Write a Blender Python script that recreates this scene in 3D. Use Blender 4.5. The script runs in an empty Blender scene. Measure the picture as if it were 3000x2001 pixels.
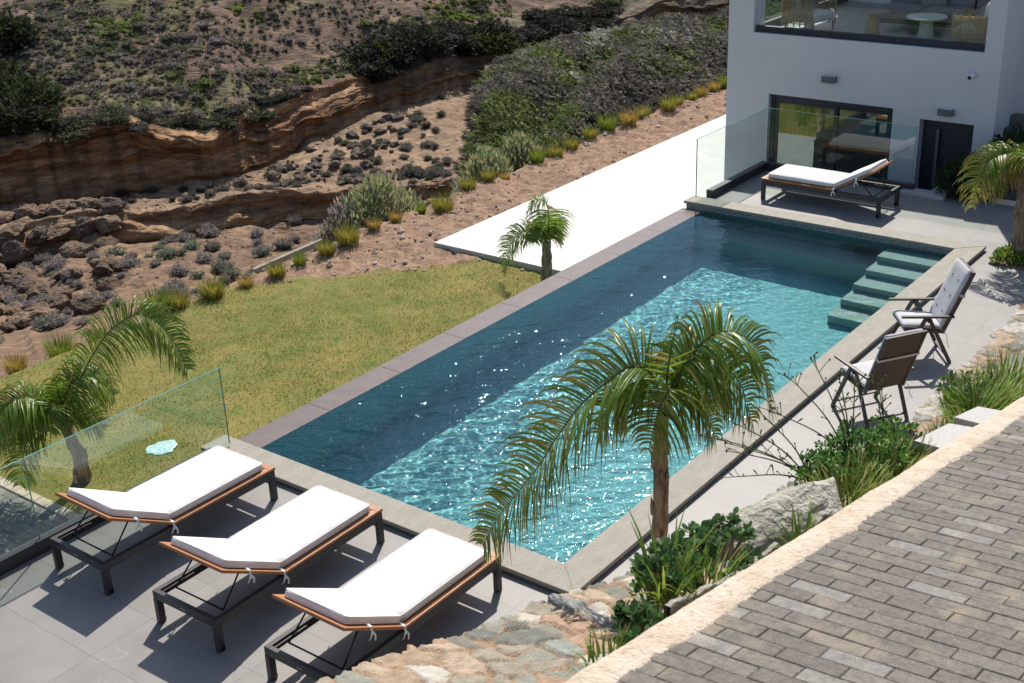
import bpy, bmesh, math, random
import numpy as np
from mathutils import Vector, Matrix, noise

random.seed(7); rng = np.random.default_rng(7)
S = bpy.context.scene
COL = S.collection
R = math.radians

# ------------------------------------------------------------------ camera
CAM = Vector((-7.83, -5.632, 6.341))
yaw, pitch, roll = 0.663, 0.411, -0.039
fw = Vector((math.cos(yaw)*math.cos(pitch), math.sin(yaw)*math.cos(pitch), -math.sin(pitch)))
r0 = fw.cross(Vector((0, 0, 1))).normalized(); u0 = r0.cross(fw)
rt = math.cos(roll)*r0 + math.sin(roll)*u0
up = -math.sin(roll)*r0 + math.cos(roll)*u0
cd = bpy.data.cameras.new('camera'); cam = bpy.data.objects.new('camera', cd); COL.objects.link(cam)
cam.matrix_world = Matrix(((rt.x, up.x, -fw.x, CAM.x), (rt.y, up.y, -fw.y, CAM.y), (rt.z, up.z, -fw.z, CAM.z), (0, 0, 0, 1)))
cd.lens = 36*3805.4/3000; cd.clip_end = 2000
cd.dof.use_dof = True; cd.dof.focus_distance = 12.5; cd.dof.aperture_fstop = 8.0
S.camera = cam

# ------------------------------------------------------------------ sky, sun, exposure
AZ, EL = R(29), R(45)
w = bpy.data.worlds.new('World'); S.world = w; w.use_nodes = True
nt = w.node_tree
sky = nt.nodes.new('ShaderNodeTexSky'); sky.sky_type = 'NISHITA'; sky.sun_disc = False
sky.sun_elevation = EL; sky.sun_rotation = math.pi/2 - AZ
nt.links.new(sky.outputs[0], nt.nodes['Background'].inputs[0]); nt.nodes['Background'].inputs[1].default_value = 0.10
sd = bpy.data.lights.new('sun', 'SUN'); sd.energy = 4.4; sd.angle = R(0.53); sd.color = (1, .94, .85)
sd.cycles.is_caustics_light = True
sun = bpy.data.objects.new('sun', sd); COL.objects.link(sun)
sdir = Vector((math.cos(AZ)*math.cos(EL), math.sin(AZ)*math.cos(EL), math.sin(EL)))
sun.rotation_euler = sdir.to_track_quat('Z', 'Y').to_euler()
S.view_settings.view_transform = 'Standard'; S.view_settings.look = 'None'
S.view_settings.exposure = 0.22; S.view_settings.gamma = 1.0
S.render.engine = 'CYCLES'
S.cycles.max_bounces = 10; S.cycles.transmission_bounces = 6; S.cycles.transparent_max_bounces = 16
S.cycles.diffuse_bounces = 3; S.cycles.glossy_bounces = 4
S.cycles.sample_clamp_indirect = 6
S.cycles.caustics_reflective = False

# ------------------------------------------------------------------ helpers
def V(*a): return Vector(a)

class MB:
    """collects shapes for ONE mesh object"""
    def __init__(s): s.v = []; s.f = []; s.c = []
    def add(s, vs, fs, col=None):
        n = len(s.v); s.v.extend([tuple(p) for p in vs]); s.f.extend([tuple(i+n for i in f) for f in fs])
        s.c.extend([col or (1, 1, 1)]*len(fs))
    def box(s, x0, x1, y0, y1, z0, z1, col=None):
        s.add([(x0,y0,z0),(x1,y0,z0),(x1,y1,z0),(x0,y1,z0),(x0,y0,z1),(x1,y0,z1),(x1,y1,z1),(x0,y1,z1)],
              [(3,2,1,0),(4,5,6,7),(0,1,5,4),(1,2,6,5),(2,3,7,6),(3,0,4,7)], col)
    def bar(s, p, q, wd, h, upv=(0,0,1), col=None):
        p, q = Vector(p), Vector(q); d = (q-p).normalized(); u = Vector(upv)
        sd_ = d.cross(u).normalized(); u = sd_.cross(d)
        a, b = sd_*wd/2, u*h/2
        s.add([p-a-b,p+a-b,p+a+b,p-a+b,q-a-b,q+a-b,q+a+b,q-a+b],
              [(0,1,2,3),(7,6,5,4),(0,4,5,1),(1,5,6,2),(2,6,7,3),(3,7,4,0)], col)
    def tube(s, pts, r, n=8, col=None, cap=True):
        pts = [Vector(p) for p in pts]; m = len(pts)
        rs = r if isinstance(r, (list, tuple)) else [r]*m
        ref = Vector((0.13, 0.27, 1)); vs = []
        for i, p in enumerate(pts):
            d = (pts[min(i+1, m-1)]-pts[max(i-1, 0)]).normalized()
            a = d.cross(ref)
            if a.length < 1e-3: a = d.cross(Vector((1, 0, 0)))
            a.normalize(); b = d.cross(a)
            for k in range(n):
                t = 2*math.pi*k/n; vs.append(p+(a*math.cos(t)+b*math.sin(t))*rs[i])
        fs = [(i*n+k, i*n+(k+1) % n, (i+1)*n+(k+1) % n, (i+1)*n+k) for i in range(m-1) for k in range(n)]
        if cap: fs += [tuple(range(n-1, -1, -1)), tuple((m-1)*n+k for k in range(n))]
        s.add(vs, fs, col)
    def lathe(s, prof, c, n=20, col=None):
        m = len(prof); vs = [(c[0]+r*math.cos(2*math.pi*k/n), c[1]+r*math.sin(2*math.pi*k/n), c[2]+z) for r, z in prof for k in range(n)]
        fs = [(i*n+k, i*n+(k+1) % n, (i+1)*n+(k+1) % n, (i+1)*n+k) for i in range(m-1) for k in range(n)]
        fs += [tuple(range(n-1, -1, -1)), tuple((m-1)*n+k for k in range(n))]
        s.add(vs, fs, col)
    def build(s, name, m, parent=None, smooth=False, bevel=0.0, seg=2, recalc=True):
        me = bpy.data.meshes.new(name); me.from_pydata(s.v, [], s.f)
        if any(c != (1, 1, 1) for c in s.c):
            at = me.attributes.new('Col', 'FLOAT_COLOR', 'FACE')
            at.data.foreach_set('color', np.array([(*c, 1) for c in s.c], dtype=np.float32).ravel())
        if recalc and len(s.f) < 30000:
            bm = bmesh.new(); bm.from_mesh(me); bmesh.ops.recalc_face_normals(bm, faces=bm.faces); bm.to_mesh(me); bm.free()
        if smooth: me.polygons.foreach_set('use_smooth', [True]*len(me.polygons))
        me.materials.append(m)
        o = bpy.data.objects.new(name, me); COL.objects.link(o)
        if parent: o.parent = parent
        if bevel:
            b = o.modifiers.new('bevel', 'BEVEL'); b.width = bevel; b.segments = seg; b.limit_method = 'ANGLE'; b.angle_limit = R(40)
        return o

def np_mesh(name, v, f, m, parent=None, smooth=False, vcol=None, fcol=None):
    me = bpy.data.meshes.new(name); v = np.asarray(v, np.float32); f = np.asarray(f, np.int32); k = f.shape[1]
    me.vertices.add(len(v)); me.vertices.foreach_set('co', v.ravel()); me.loops.add(f.size); me.loops.foreach_set('vertex_index', f.ravel())
    me.polygons.add(len(f)); me.polygons.foreach_set('loop_start', np.arange(0, f.size, k, dtype=np.int32))
    me.update(calc_edges=True)
    if vcol is not None:
        at = me.attributes.new('Col', 'FLOAT_COLOR', 'POINT'); at.data.foreach_set('color', np.c_[vcol, np.ones(len(vcol))].astype(np.float32).ravel())
    if fcol is not None:
        at = me.attributes.new('Col', 'FLOAT_COLOR', 'FACE'); at.data.foreach_set('color', np.c_[fcol, np.ones(len(fcol))].astype(np.float32).ravel())
    me.polygons.foreach_set('use_smooth', np.full(len(f), bool(smooth)))
    me.materials.append(m)
    o = bpy.data.objects.new(name, me); COL.objects.link(o)
    if parent: o.parent = parent
    return o

def grid_faces(nx, ny):
    i, j = np.meshgrid(np.arange(nx-1), np.arange(ny-1), indexing='ij'); a = (i*ny+j).ravel()
    return np.c_[a, a+ny, a+ny+1, a+1]

def tag(o, label=None, cat=None, group=None, kind=None):
    if label: o['label'] = label
    if cat: o['category'] = cat
    if group: o['group'] = group
    if kind: o['kind'] = kind
    return o

def thing(name, label, cat, loc=(0,0,0), rz=0, group=None):
    o = bpy.data.objects.new(name, None); COL.objects.link(o); o.location = loc; o.rotation_euler = (0, 0, rz); o.empty_display_size = .1
    return tag(o, label, cat, group)

def copy_tree(o, parent=None):
    c = o.copy(); COL.objects.link(c)
    if parent: c.parent = parent
    for ch in list(o.children): copy_tree(ch, c)
    return c

def hash3(p):      # value noise lattice, numpy
    n = p[..., 0]*374761393 + p[..., 1]*668265263 + p[..., 2]*2147483647
    n = (n ^ (n >> 13)) * 1274126177
    return ((n ^ (n >> 16)) & 0xffff)/65535.0
def vnoise(x, y, z=None):
    x = np.asarray(x, float); y = np.asarray(y, float); z = np.zeros_like(x) if z is None else np.asarray(z, float)
    p = np.stack([x, y, z], -1); i = np.floor(p).astype(np.int64); f = p-i; f = f*f*(3-2*f); out = 0
    for dx in (0, 1):
        for dy in (0, 1):
            for dz in (0, 1):
                wgt = (f[..., 0] if dx else 1-f[..., 0])*(f[..., 1] if dy else 1-f[..., 1])*(f[..., 2] if dz else 1-f[..., 2])
                out = out + wgt*hash3(i+np.array([dx, dy, dz]))
    return out*2-1
def fbm(x, y, z=None, o=4):
    a, s, t = 1.0, 1.0, 0
    for k in range(o):
        t = t + a*vnoise(np.asarray(x)*s+17*k, np.asarray(y)*s+31*k, None if z is None else np.asarray(z)*s); a *= .5; s *= 2.03
    return t
def sstep(a, b, x): t = np.clip((x-a)/(b-a), 0, 1); return t*t*(3-2*t)

# ------------------------------------------------------------------ materials
def N(m): return m.node_tree.nodes
def mat(name, c1, c2=None, scale=6, rough=.7, bump=0, bscale=None, metal=0, spec=.5, attr=False, detail=6, transl=0, c3=None, scale3=40, sheen=0, stretch=None, bdist=.02):
    m = bpy.data.materials.new(name); m.use_nodes = True; nt = m.node_tree; n = nt.nodes; L = nt.links
    b = n['Principled BSDF']; b.inputs['Roughness'].default_value = rough; b.inputs['Metallic'].default_value = metal
    b.inputs['Specular IOR Level'].default_value = spec
    tc = n.new('ShaderNodeTexCoord'); co = tc.outputs['Object']
    if stretch:
        mp = n.new('ShaderNodeMapping'); mp.inputs['Scale'].default_value = stretch; L.new(co, mp.inputs[0]); co = mp.outputs[0]
    out = None
    if c2 is not None:
        nz = n.new('ShaderNodeTexNoise'); nz.inputs['Scale'].default_value = scale; nz.inputs['Detail'].default_value = detail; nz.inputs['Roughness'].default_value = .6
        L.new(co, nz.inputs[0])
        rp = n.new('ShaderNodeValToRGB'); rp.color_ramp.elements[0].position = .32; rp.color_ramp.elements[1].position = .68
        rp.color_ramp.elements[0].color = (*c1, 1); rp.color_ramp.elements[1].color = (*c2, 1)
        L.new(nz.outputs[0], rp.inputs[0]); out = rp.outputs[0]
        if c3 is not None:
            n3 = n.new('ShaderNodeTexNoise'); n3.inputs['Scale'].default_value = scale3; n3.inputs['Detail'].default_value = 4; L.new(co, n3.inputs[0])
            r3 = n.new('ShaderNodeValToRGB'); r3.color_ramp.elements[0].position = .55; r3.color_ramp.elements[1].position = .72
            L.new(n3.outputs[0], r3.inputs[0])
            mx = n.new('ShaderNodeMix'); mx.data_type = 'RGBA'; L.new(r3.outputs[0], mx.inputs[0]); L.new(out, mx.inputs[6]); mx.inputs[7].default_value = (*c3, 1); out = mx.outputs[2]
    if attr:
        at = n.new('ShaderNodeAttribute'); at.attribute_name = 'Col'
        if out is None: out = at.outputs[0]
        else:
            mx = n.new('ShaderNodeMix'); mx.data_type = 'RGBA'; mx.blend_type = 'MULTIPLY'; mx.inputs[0].default_value = 1
            L.new(out, mx.inputs[6]); L.new(at.outputs[0], mx.inputs[7]); out = mx.outputs[2]
    if out is None: b.inputs['Base Color'].default_value = (*c1, 1)
    else: L.new(out, b.inputs['Base Color'])
    if bump:
        nb = n.new('ShaderNodeTexNoise'); nb.inputs['Scale'].default_value = bscale or scale*4; nb.inputs['Detail'].default_value = 6; L.new(co, nb.inputs[0])
        bp = n.new('ShaderNodeBump'); bp.inputs['Strength'].default_value = bump; bp.inputs['Distance'].default_value = bdist
        L.new(nb.outputs[0], bp.inputs['Height']); L.new(bp.outputs[0], b.inputs['Normal'])
    if transl:
        tr = n.new('ShaderNodeBsdfTranslucent'); ms = n.new('ShaderNodeMixShader'); ms.inputs[0].default_value = transl
        if out is None: tr.inputs[0].default_value = (*c1, 1)
        else: L.new(out, tr.inputs[0])
        L.new(b.outputs[0], ms.inputs[1]); L.new(tr.outputs[0], ms.inputs[2]); L.new(ms.outputs[0], n['Material Output'].inputs[0])
    return m

def tile_mat(name, c1, c2, tx, ty, ox, oy, rough, joint=(.12,.115,.11), jw=.004, vein=0, spec=.5, var=.06):
    """large tiles: joints on a world grid, slight tone change per tile, pale veins"""
    m = bpy.data.materials.new(name); m.use_nodes = True; nt = m.node_tree; n = nt.nodes; L = nt.links; b = n['Principled BSDF']
    b.inputs['Specular IOR Level'].default_value = spec
    tc = n.new('ShaderNodeTexCoord'); sp = n.new('ShaderNodeSeparateXYZ'); L.new(tc.outputs['Object'], sp.inputs[0])
    def mth(op, a, bv=None):
        k = n.new('ShaderNodeMath'); k.operation = op
        for i, x in enumerate((a, bv)):
            if x is None: continue
            if isinstance(x, (int, float)): k.inputs[i].default_value = x
            else: L.new(x, k.inputs[i])
        return k.outputs[0]
    ux = mth('DIVIDE', mth('SUBTRACT', sp.outputs[0], ox), tx); uy = mth('DIVIDE', mth('SUBTRACT', sp.outputs[1], oy), ty)
    def edge(u, t):
        fr = mth('FRACT', u); return mth('MULTIPLY', mth('MINIMUM', fr, mth('SUBTRACT', 1.0, fr)), t)
    e = mth('MINIMUM', edge(ux, tx), edge(uy, ty)); jm = mth('LESS_THAN', e, jw/2)
    cb = n.new('ShaderNodeCombineXYZ'); L.new(mth('FLOOR', ux), cb.inputs[0]); L.new(mth('FLOOR', uy), cb.inputs[1])
    wn = n.new('ShaderNodeTexWhiteNoise'); L.new(cb.outputs[0], wn.inputs[0])
    ad = n.new('ShaderNodeVectorMath'); ad.operation = 'MULTIPLY_ADD'; L.new(wn.outputs['Color'], ad.inputs[0]); ad.inputs[1].default_value = (9, 9, 9); L.new(tc.outputs['Object'], ad.inputs[2])
    nz = n.new('ShaderNodeTexNoise'); nz.inputs['Scale'].default_value = 2.2; nz.inputs['Detail'].default_value = 8; L.new(ad.outputs[0], nz.inputs[0])
    rp = n.new('ShaderNodeValToRGB'); rp.color_ramp.elements[0].position = .3; rp.color_ramp.elements[1].position = .7
    rp.color_ramp.elements[0].color = (*c1, 1); rp.color_ramp.elements[1].color = (*c2, 1); L.new(nz.outputs[0], rp.inputs[0]); out = rp.outputs[0]
    hs = n.new('ShaderNodeHueSaturation'); L.new(out, hs.inputs['Color']); L.new(mth('ADD', mth('MULTIPLY', wn.outputs[0], var), 1-var/2), hs.inputs['Value']); out = hs.outputs[0]
    if vein:
        nv = n.new('ShaderNodeTexNoise'); nv.inputs['Scale'].default_value = 1.1; nv.inputs['Detail'].default_value = 7; nv.inputs['Distortion'].default_value = .6; L.new(ad.outputs[0], nv.inputs[0])
        a = mth('ABSOLUTE', mth('SUBTRACT', nv.outputs[0], .5)); vm = n.new('ShaderNodeMapRange'); L.new(a, vm.inputs[0]); vm.inputs[1].default_value = 0; vm.inputs[2].default_value = .004; vm.inputs[3].default_value = vein; vm.inputs[4].default_value = 0
        n4 = n.new('ShaderNodeTexNoise'); n4.inputs['Scale'].default_value = 1.7; L.new(ad.outputs[0], n4.inputs[0]); r4 = n.new('ShaderNodeMapRange'); L.new(n4.outputs[0], r4.inputs[0]); r4.inputs[1].default_value = .5; r4.inputs[2].default_value = .62
        mx = n.new('ShaderNodeMix'); mx.data_type = 'RGBA'; L.new(mth('MULTIPLY', vm.outputs[0], r4.outputs[0]), mx.inputs[0]); L.new(out, mx.inputs[6]); mx.inputs[7].default_value = (.6, .58, .55, 1); out = mx.outputs[2]
    mx = n.new('ShaderNodeMix'); mx.data_type = 'RGBA'; L.new(jm, mx.inputs[0]); L.new(out, mx.inputs[6]); mx.inputs[7].default_value = (*joint, 1); L.new(mx.outputs[2], b.inputs['Base Color'])
    rr = n.new('ShaderNodeMapRange'); L.new(nz.outputs[0], rr.inputs[0]); rr.inputs[3].default_value = rough-.07; rr.inputs[4].default_value = rough+.07; L.new(rr.outputs[0], b.inputs['Roughness'])
    return m

def glass_mat(name, tint=(.93,.975,.955), k=1.0):
    m = bpy.data.materials.new(name); m.use_nodes = True; nt = m.node_tree; n = nt.nodes; L = nt.links; n.remove(n['Principled BSDF'])
    fr = n.new('ShaderNodeFresnel'); ge = n.new('ShaderNodeNewGeometry'); mr = n.new('ShaderNodeMapRange')
    L.new(ge.outputs['Backfacing'], mr.inputs[0]); mr.inputs[3].default_value = 1.5; mr.inputs[4].default_value = 1/1.5; L.new(mr.outputs[0], fr.inputs[0])
    mu = n.new('ShaderNodeMath'); mu.operation = 'MULTIPLY'; mu.inputs[1].default_value = k; mu.use_clamp = True; L.new(fr.outputs[0], mu.inputs[0])
    tr = n.new('ShaderNodeBsdfTransparent'); tr.inputs[0].default_value = (*tint, 1)
    gl = n.new('ShaderNodeBsdfGlossy'); gl.inputs['Roughness'].default_value = .0; gl.inputs[0].default_value = (.95, 1, .98, 1)
    ms = n.new('ShaderNodeMixShader'); L.new(mu.outputs[0], ms.inputs[0]); L.new(tr.outputs[0], ms.inputs[1]); L.new(gl.outputs[0], ms.inputs[2])
    L.new(ms.outputs[0], n['Material Output'].inputs[0]); return m

M = {}
M['patio'] = tile_mat('grey_porcelain_tile', (.255,.243,.23), (.31,.297,.282), .612, 1.22, -.70, .03, .5, vein=.35, spec=.35)
M['slab'] = tile_mat('pale_stone_tile', (.50,.495,.48), (.58,.575,.56), .6, 1.2, 8.35, 8.65, .5, joint=(.5,.49,.47), jw=.003, var=.04)
M['coping'] = mat('sandstone_coping', (.315,.29,.24), (.40,.375,.318), 3, .75, .35, 26, c3=(.30,.27,.21), scale3=16, stretch=(1.4, 3.2, 1))
M['copedge'] = M['coping']
M['tile'] = mat('green_grey_mosaic', (.12,.43,.455), (.19,.52,.54), 30, .5, .2, 60, c3=(.27,.565,.475), scale3=9)
M['steptile'] = mat('grey_mosaic', (.34,.42,.38), (.55,.60,.52), 42, .5, .2, 60)
M['wallstone'] = mat('grey_flecked_stone', (.14,.145,.15), (.40,.40,.41), 26, .6, .25, 50)
M['ledge'] = mat('wet_brown_stone', (.17,.125,.105), (.22,.165,.14), 5, .22, .12, 14, spec=.7)
M['white'] = mat('white_render', (.67,.67,.685), (.70,.70,.715), 1.2, .85, .06, 90)
M['dark'] = mat('charcoal_metal', (.045,.046,.05), None, rough=.42, spec=.5)
M['anth'] = mat('anthracite_aluminium', (.020,.025,.042), None, rough=.45)
M['steel'] = mat('brushed_steel', (.35,.35,.37), None, rough=.35, metal=.9)
M['teak'] = mat('teak', (.36,.135,.045), (.47,.20,.075), 9, .5, .15, 40, stretch=(1,8,8))
M['cushion'] = mat('white_canvas', (.84,.83,.81), (.88,.87,.86), 3, .9, .25, 9)
M['greycushion'] = mat('light_grey_canvas', (.58,.57,.59), (.66,.65,.66), 4, .92, .25, 12)
M['sling'] = mat('taupe_sling_fabric', (.085,.072,.062), (.11,.095,.082), 60, .8, .2, 300)
M['chairmetal'] = mat('taupe_metal', (.075,.065,.06), None, rough=.4)
M['glass'] = glass_mat('clear_green_glass'); M['window'] = glass_mat('window_glass', (.62,.66,.64), 6.0)
M['glassedge'] = mat('glass_edge', (.12,.30,.26), None, rough=.2, spec=.6)
M['bark'] = mat('palm_bark', (.11,.078,.055), (.44,.34,.25), 9, .9, .8, 24, stretch=(3,3,.7))
M['leaf'] = mat('palm_leaf', (1,1,1), None, rough=.33, attr=True, transl=.5, spec=.5)
M['herb'] = mat('green_leaf', (1,1,1), None, rough=.5, attr=True, transl=.4)
M['scrub'] = mat('scrub_leaf', (.75,.75,.75), (1.15,1.15,1.15), 5, .9, .6, 22, attr=True, transl=.35)
M['cliffrock'] = mat('weathered_rock', (.7,.66,.62), (1.15,1.1,1.05), 2.2, .9, .8, 9, attr=True)
M['ground'] = mat('weathered_ground', (.50,.47,.44), (1.30,1.25,1.2), 2.6, .95, 1.0, 6, attr=True, stretch=(.45,.45,2.6), detail=10, bdist=.16)
M['boulderrock'] = mat('boulder_rock', (.55,.52,.48), (1.25,1.2,1.15), 3.2, .95, 1.0, 7, attr=True, detail=10, bdist=.12)
M['rock'] = mat('pale_rough_rock', (.30,.285,.22), (.56,.54,.46), 7, .9, 1.0, 26, c3=(.13,.12,.09), scale3=22, bdist=.045)
M['flatrock'] = mat('grey_green_rock', (.16,.155,.115), (.30,.29,.235), 5, .85, .6, 30, stretch=(1,3,1))
M['brick'] = mat('concrete_paver', (.72,.72,.72), (1.18,1.18,1.18), 38, .9, .7, 160, attr=True, c3=(1.5,1.42,1.28), scale3=6, detail=9)
M['mortar'] = mat('cream_mortar', (.60,.48,.36), (.72,.62,.50), 9, .9, .7, 70, c3=(.44,.34,.24), scale3=34)
M['joint'] = mat('joint_sand', (.13,.105,.08), (.19,.16,.125), 20, .95)
M['concrete'] = mat('rough_concrete', (.30,.28,.245), (.42,.39,.34), 12, .9, .7, 60)
M['granite'] = mat('speckled_granite', (.40,.385,.37), (.56,.54,.52), 60, .7, .3, 90)
M['stonewall'] = mat('rubble_stone', (.74,.74,.74), (1.2,1.2,1.2), 9, .88, .8, 42, attr=True, stretch=(1,1.6,1))
M['soil'] = mat('brown_soil', (.15,.10,.06), (.27,.185,.115), 5, .95, .9, 30)
M['dirt'] = mat('pale_reddish_dirt', (.20,.115,.068), (.36,.225,.14), 5, .95, .9, 22, c3=(.47,.34,.245), scale3=16)
M['turf'] = mat('dry_turf', (.15,.175,.028), (.30,.235,.065), 1.3, .95, .8, 40, c3=(.12,.17,.022), scale3=3.5)
M['blade'] = mat('grass_blade', (1,1,1), None, rough=.6, attr=True, transl=.35)
M['straw'] = mat('ornamental_grass', (1,1,1), None, rough=.6, attr=True, transl=.35)
M['rattan'] = mat('rattan', (.30,.20,.085), (.42,.29,.13), 40, .6, .3, 80)
M['sofa'] = mat('grey_upholstery', (.20,.185,.175), (.25,.235,.22), 20, .95, .2, 120)
M['cream'] = mat('cream_upholstery', (.55,.53,.49), (.62,.60,.56), 10, .95, .2, 100)
M['stonestair'] = mat('dark_stone', (.13,.12,.12), (.18,.17,.165), 6, .7, .2, 40)
M['floor2'] = mat('terrace_tile', (.33,.315,.30), (.38,.365,.35), 3, .4)
M['room'] = mat('plain_interior', (.45,.42,.38), (.5,.47,.43), 2, .9)
M['plastic'] = mat('white_plastic', (.72,.72,.74), None, rough=.3); M['lens'] = mat('black_lens', (.004,.004,.006), None, rough=.08)
M['lampmetal'] = mat('grey_lamp_metal', (.13,.13,.15), None, rough=.5)
M['aqua'] = mat('pale_turquoise_glint', (.30,.62,.62), (.75,.90,.88), 14, .3, .2, 30)  # reflected glint painted as a mottled pale colour, for the lawn disc

# water: sharp refraction below, slightly rough mirror above
m = bpy.data.materials.new('water'); m.use_nodes = True; nt = m.node_tree; n = nt.nodes; n.remove(n['Principled BSDF'])
fr = n.new('ShaderNodeFresnel'); fr.inputs[0].default_value = 1.33
rf = n.new('ShaderNodeBsdfRefraction'); rf.inputs['IOR'].default_value = 1.33; rf.inputs['Roughness'].default_value = 0; rf.inputs[0].default_value = (.80, .965, .975, 1)
gl = n.new('ShaderNodeBsdfGlossy'); gl.inputs['Roughness'].default_value = .035; gl.inputs[0].default_value = (.55, .80, 1, 1)
ms = n.new('ShaderNodeMixShader'); L = nt.links
tc = n.new('ShaderNodeTexCoord'); sp = n.new('ShaderNodeSeparateXYZ'); L.new(tc.outputs['Object'], sp.inputs[0]); hts = []
for sc_, rz_, wgt in (((5.6, 2.0, 1), -44, 1.0), ((13, 8, 1), -38, .50), ((30, 24, 1), -60, .22)):
    mp = n.new('ShaderNodeMapping'); mp.vector_type = 'POINT'; mp.inputs['Rotation'].default_value = (0, 0, R(rz_)); L.new(tc.outputs['Object'], mp.inputs[0])
    m2 = n.new('ShaderNodeMapping'); m2.inputs['Scale'].default_value = sc_; L.new(mp.outputs[0], m2.inputs[0])
    nz = n.new('ShaderNodeTexNoise'); nz.inputs['Scale'].default_value = 1; nz.inputs['Detail'].default_value = 1.5; nz.inputs['Distortion'].default_value = .4; L.new(m2.outputs[0], nz.inputs[0])
    mu = n.new('ShaderNodeMath'); mu.operation = 'MULTIPLY'; mu.inputs[1].default_value = wgt; L.new(nz.outputs[0], mu.inputs[0]); hts.append(mu.outputs[0])
my = n.new('ShaderNodeMapRange'); L.new(sp.outputs[1], my.inputs[0]); my.inputs[1].default_value = 1.3; my.inputs[2].default_value = 2.8; my.inputs[3].default_value = .35; my.inputs[4].default_value = 1.6
mw = n.new('ShaderNodeMath'); mw.operation = 'MULTIPLY'; L.new(hts[0], mw.inputs[0]); L.new(my.outputs[0], mw.inputs[1]); hts[0] = mw.outputs[0]
ad = n.new('ShaderNodeMath'); L.new(hts[0], ad.inputs[0]); L.new(hts[1], ad.inputs[1]); a2 = n.new('ShaderNodeMath'); L.new(ad.outputs[0], a2.inputs[0]); L.new(hts[2], a2.inputs[1])
mr = n.new('ShaderNodeMapRange'); L.new(sp.outputs[0], mr.inputs[0]); mr.inputs[1].default_value = 0; mr.inputs[2].default_value = 9; mr.inputs[3].default_value = .95; mr.inputs[4].default_value = .16
mu = n.new('ShaderNodeMath'); mu.operation = 'MULTIPLY'; L.new(a2.outputs[0], mu.inputs[0]); L.new(mr.outputs[0], mu.inputs[1])
bp = n.new('ShaderNodeBump'); bp.inputs['Distance'].default_value = .030; L.new(mu.outputs[0], bp.inputs['Height'])
L.new(bp.outputs[0], gl.inputs['Normal']); L.new(bp.outputs[0], fr.inputs['Normal'])
L.new(fr.outputs[0], ms.inputs[0]); L.new(rf.outputs[0], ms.inputs[1]); L.new(gl.outputs[0], ms.inputs[2]); L.new(ms.outputs[0], n['Material Output'].inputs[0])
M['water'] = m

# ================================================================== SETTING
L_, W_, CW = 9.62, 4.04, .33
WZ = -.113
pool = thing('swimming_pool', 'long rectangular infinity pool with pale stone coping and turquoise water', 'swimming pool', (4.8, 2, 0))
inv = Matrix.Translation((-4.8, -2, 0))
def pool_part(mb, name, m, **k):
    mb.v = [(x-4.8, y-2, z) for x, y, z in mb.v]
    o = mb.build(name, m, pool, **k); o.cycles.is_caustics_receiver = True; return o
b = MB(); b.box(-.3, L_+.3, -.3, W_+.34, -1.6, -1.42); pool_part(b, 'pool_floor', M['tile'])
b = MB(); b.box(-.3, 0, -.3, W_+.34, -1.42, -.046); pool_part(b, 'near_wall', M['tile'])
b = MB(); b.box(0, L_, -.3, -.02, -1.42, -.046); pool_part(b, 'side_wall', M['tile'])
b = MB(); b.box(L_+.02, L_+.3, -.3, 4.36, -1.42, -.046); pool_part(b, 'end_wall', M['wallstone'])
b = MB(); b.box(0, L_+.018, W_, W_+.34, -1.42, -.135); pool_part(b, 'overflow_wall', M['tile'])
b = MB()
for i in range(8):
    x0, x1 = i*1.2+.002, min((i+1)*1.2, L_+.017)-.002
    b.box(x0, x1, W_, W_+.36, -.134, -.116)
pool_part(b, 'overflow_ledge', M['ledge'], bevel=.003)
for i, dpt in enumerate((.15, .37, .59, .81, 1.03)):
    b = MB(); b.box(9.2-.4*i, L_+.019 if i == 0 else 9.2-.4*(i-1)-.001, -.019, .97, -1.419, WZ-dpt); pool_part(b, 'step', M['steptile'])
b = MB(); b.box(9.10, L_+.018, .972, W_-.001, -1.419, WZ-.62); pool_part(b, 'bench', M['steptile'])
def prism(b, poly, z0, z1):
    k = len(poly); b.add([(x, y, z0) for x, y in poly]+[(x, y, z1) for x, y in poly],
        [tuple(range(k-1, -1, -1)), tuple(range(k, 2*k))]+[(i, (i+1) % k, k+(i+1) % k, k+i) for i in range(k)])
g = .0025
for poly in ([(-CW, -CW+2*g), (-CW, 4.43), (.01, 4.43), (.01, .01+2*g)], [(-CW+2*g, -CW), (.01+2*g, .01), (L_-2*g, .01), (L_+CW-2*g, -CW)],
             [(L_+CW, -CW+2*g), (L_, .01+2*g), (L_, 4.40), (L_+CW, 4.40)]):
    b = MB(); prism(b, poly, -.045, 0); pool_part(b, 'coping', M['coping'], bevel=.007)
b = MB(); prism(b, [(-CW+.004, -CW), (-CW, -CW+.004), (.008, .012), (.012, .008)], -.044, -.004); pool_part(b, 'coping_joint', M['mortar'])

# pool water: rippled sheet
nx, ny = 560, 236
gx = np.linspace(0, L_+.018, nx); gy = np.linspace(-.018, W_, ny); X, Y = np.meshgrid(gx, gy, indexing='ij')
ca, sa = math.cos(R(44)), math.sin(R(44)); U = X*ca+Y*sa; T = -X*sa+Y*ca
wx = .5*vnoise(X*1.3, Y*1.3); wy = .5*vnoise(X*1.3+9, Y*1.3+5)
amp = (.46-.10*sstep(1.0, 8.5, X))*(1+2.6*sstep(2.3, 3.1, Y))
H = .0022*vnoise(U/.15+wx, T/.36+wy) + .0013*vnoise(U/.08+wx*2+40, T/.13+8) + .0014*vnoise(U/.5+3, T/.8)+.0005*vnoise(X/.045, Y/.045)
Z = WZ + H*amp*sstep(0, .35, W_-Y+.05)*1.0
wat = np_mesh('pool_water', np.c_[X.ravel(), Y.ravel(), Z.ravel()], grid_faces(nx, ny), M['water'], smooth=True)
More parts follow.
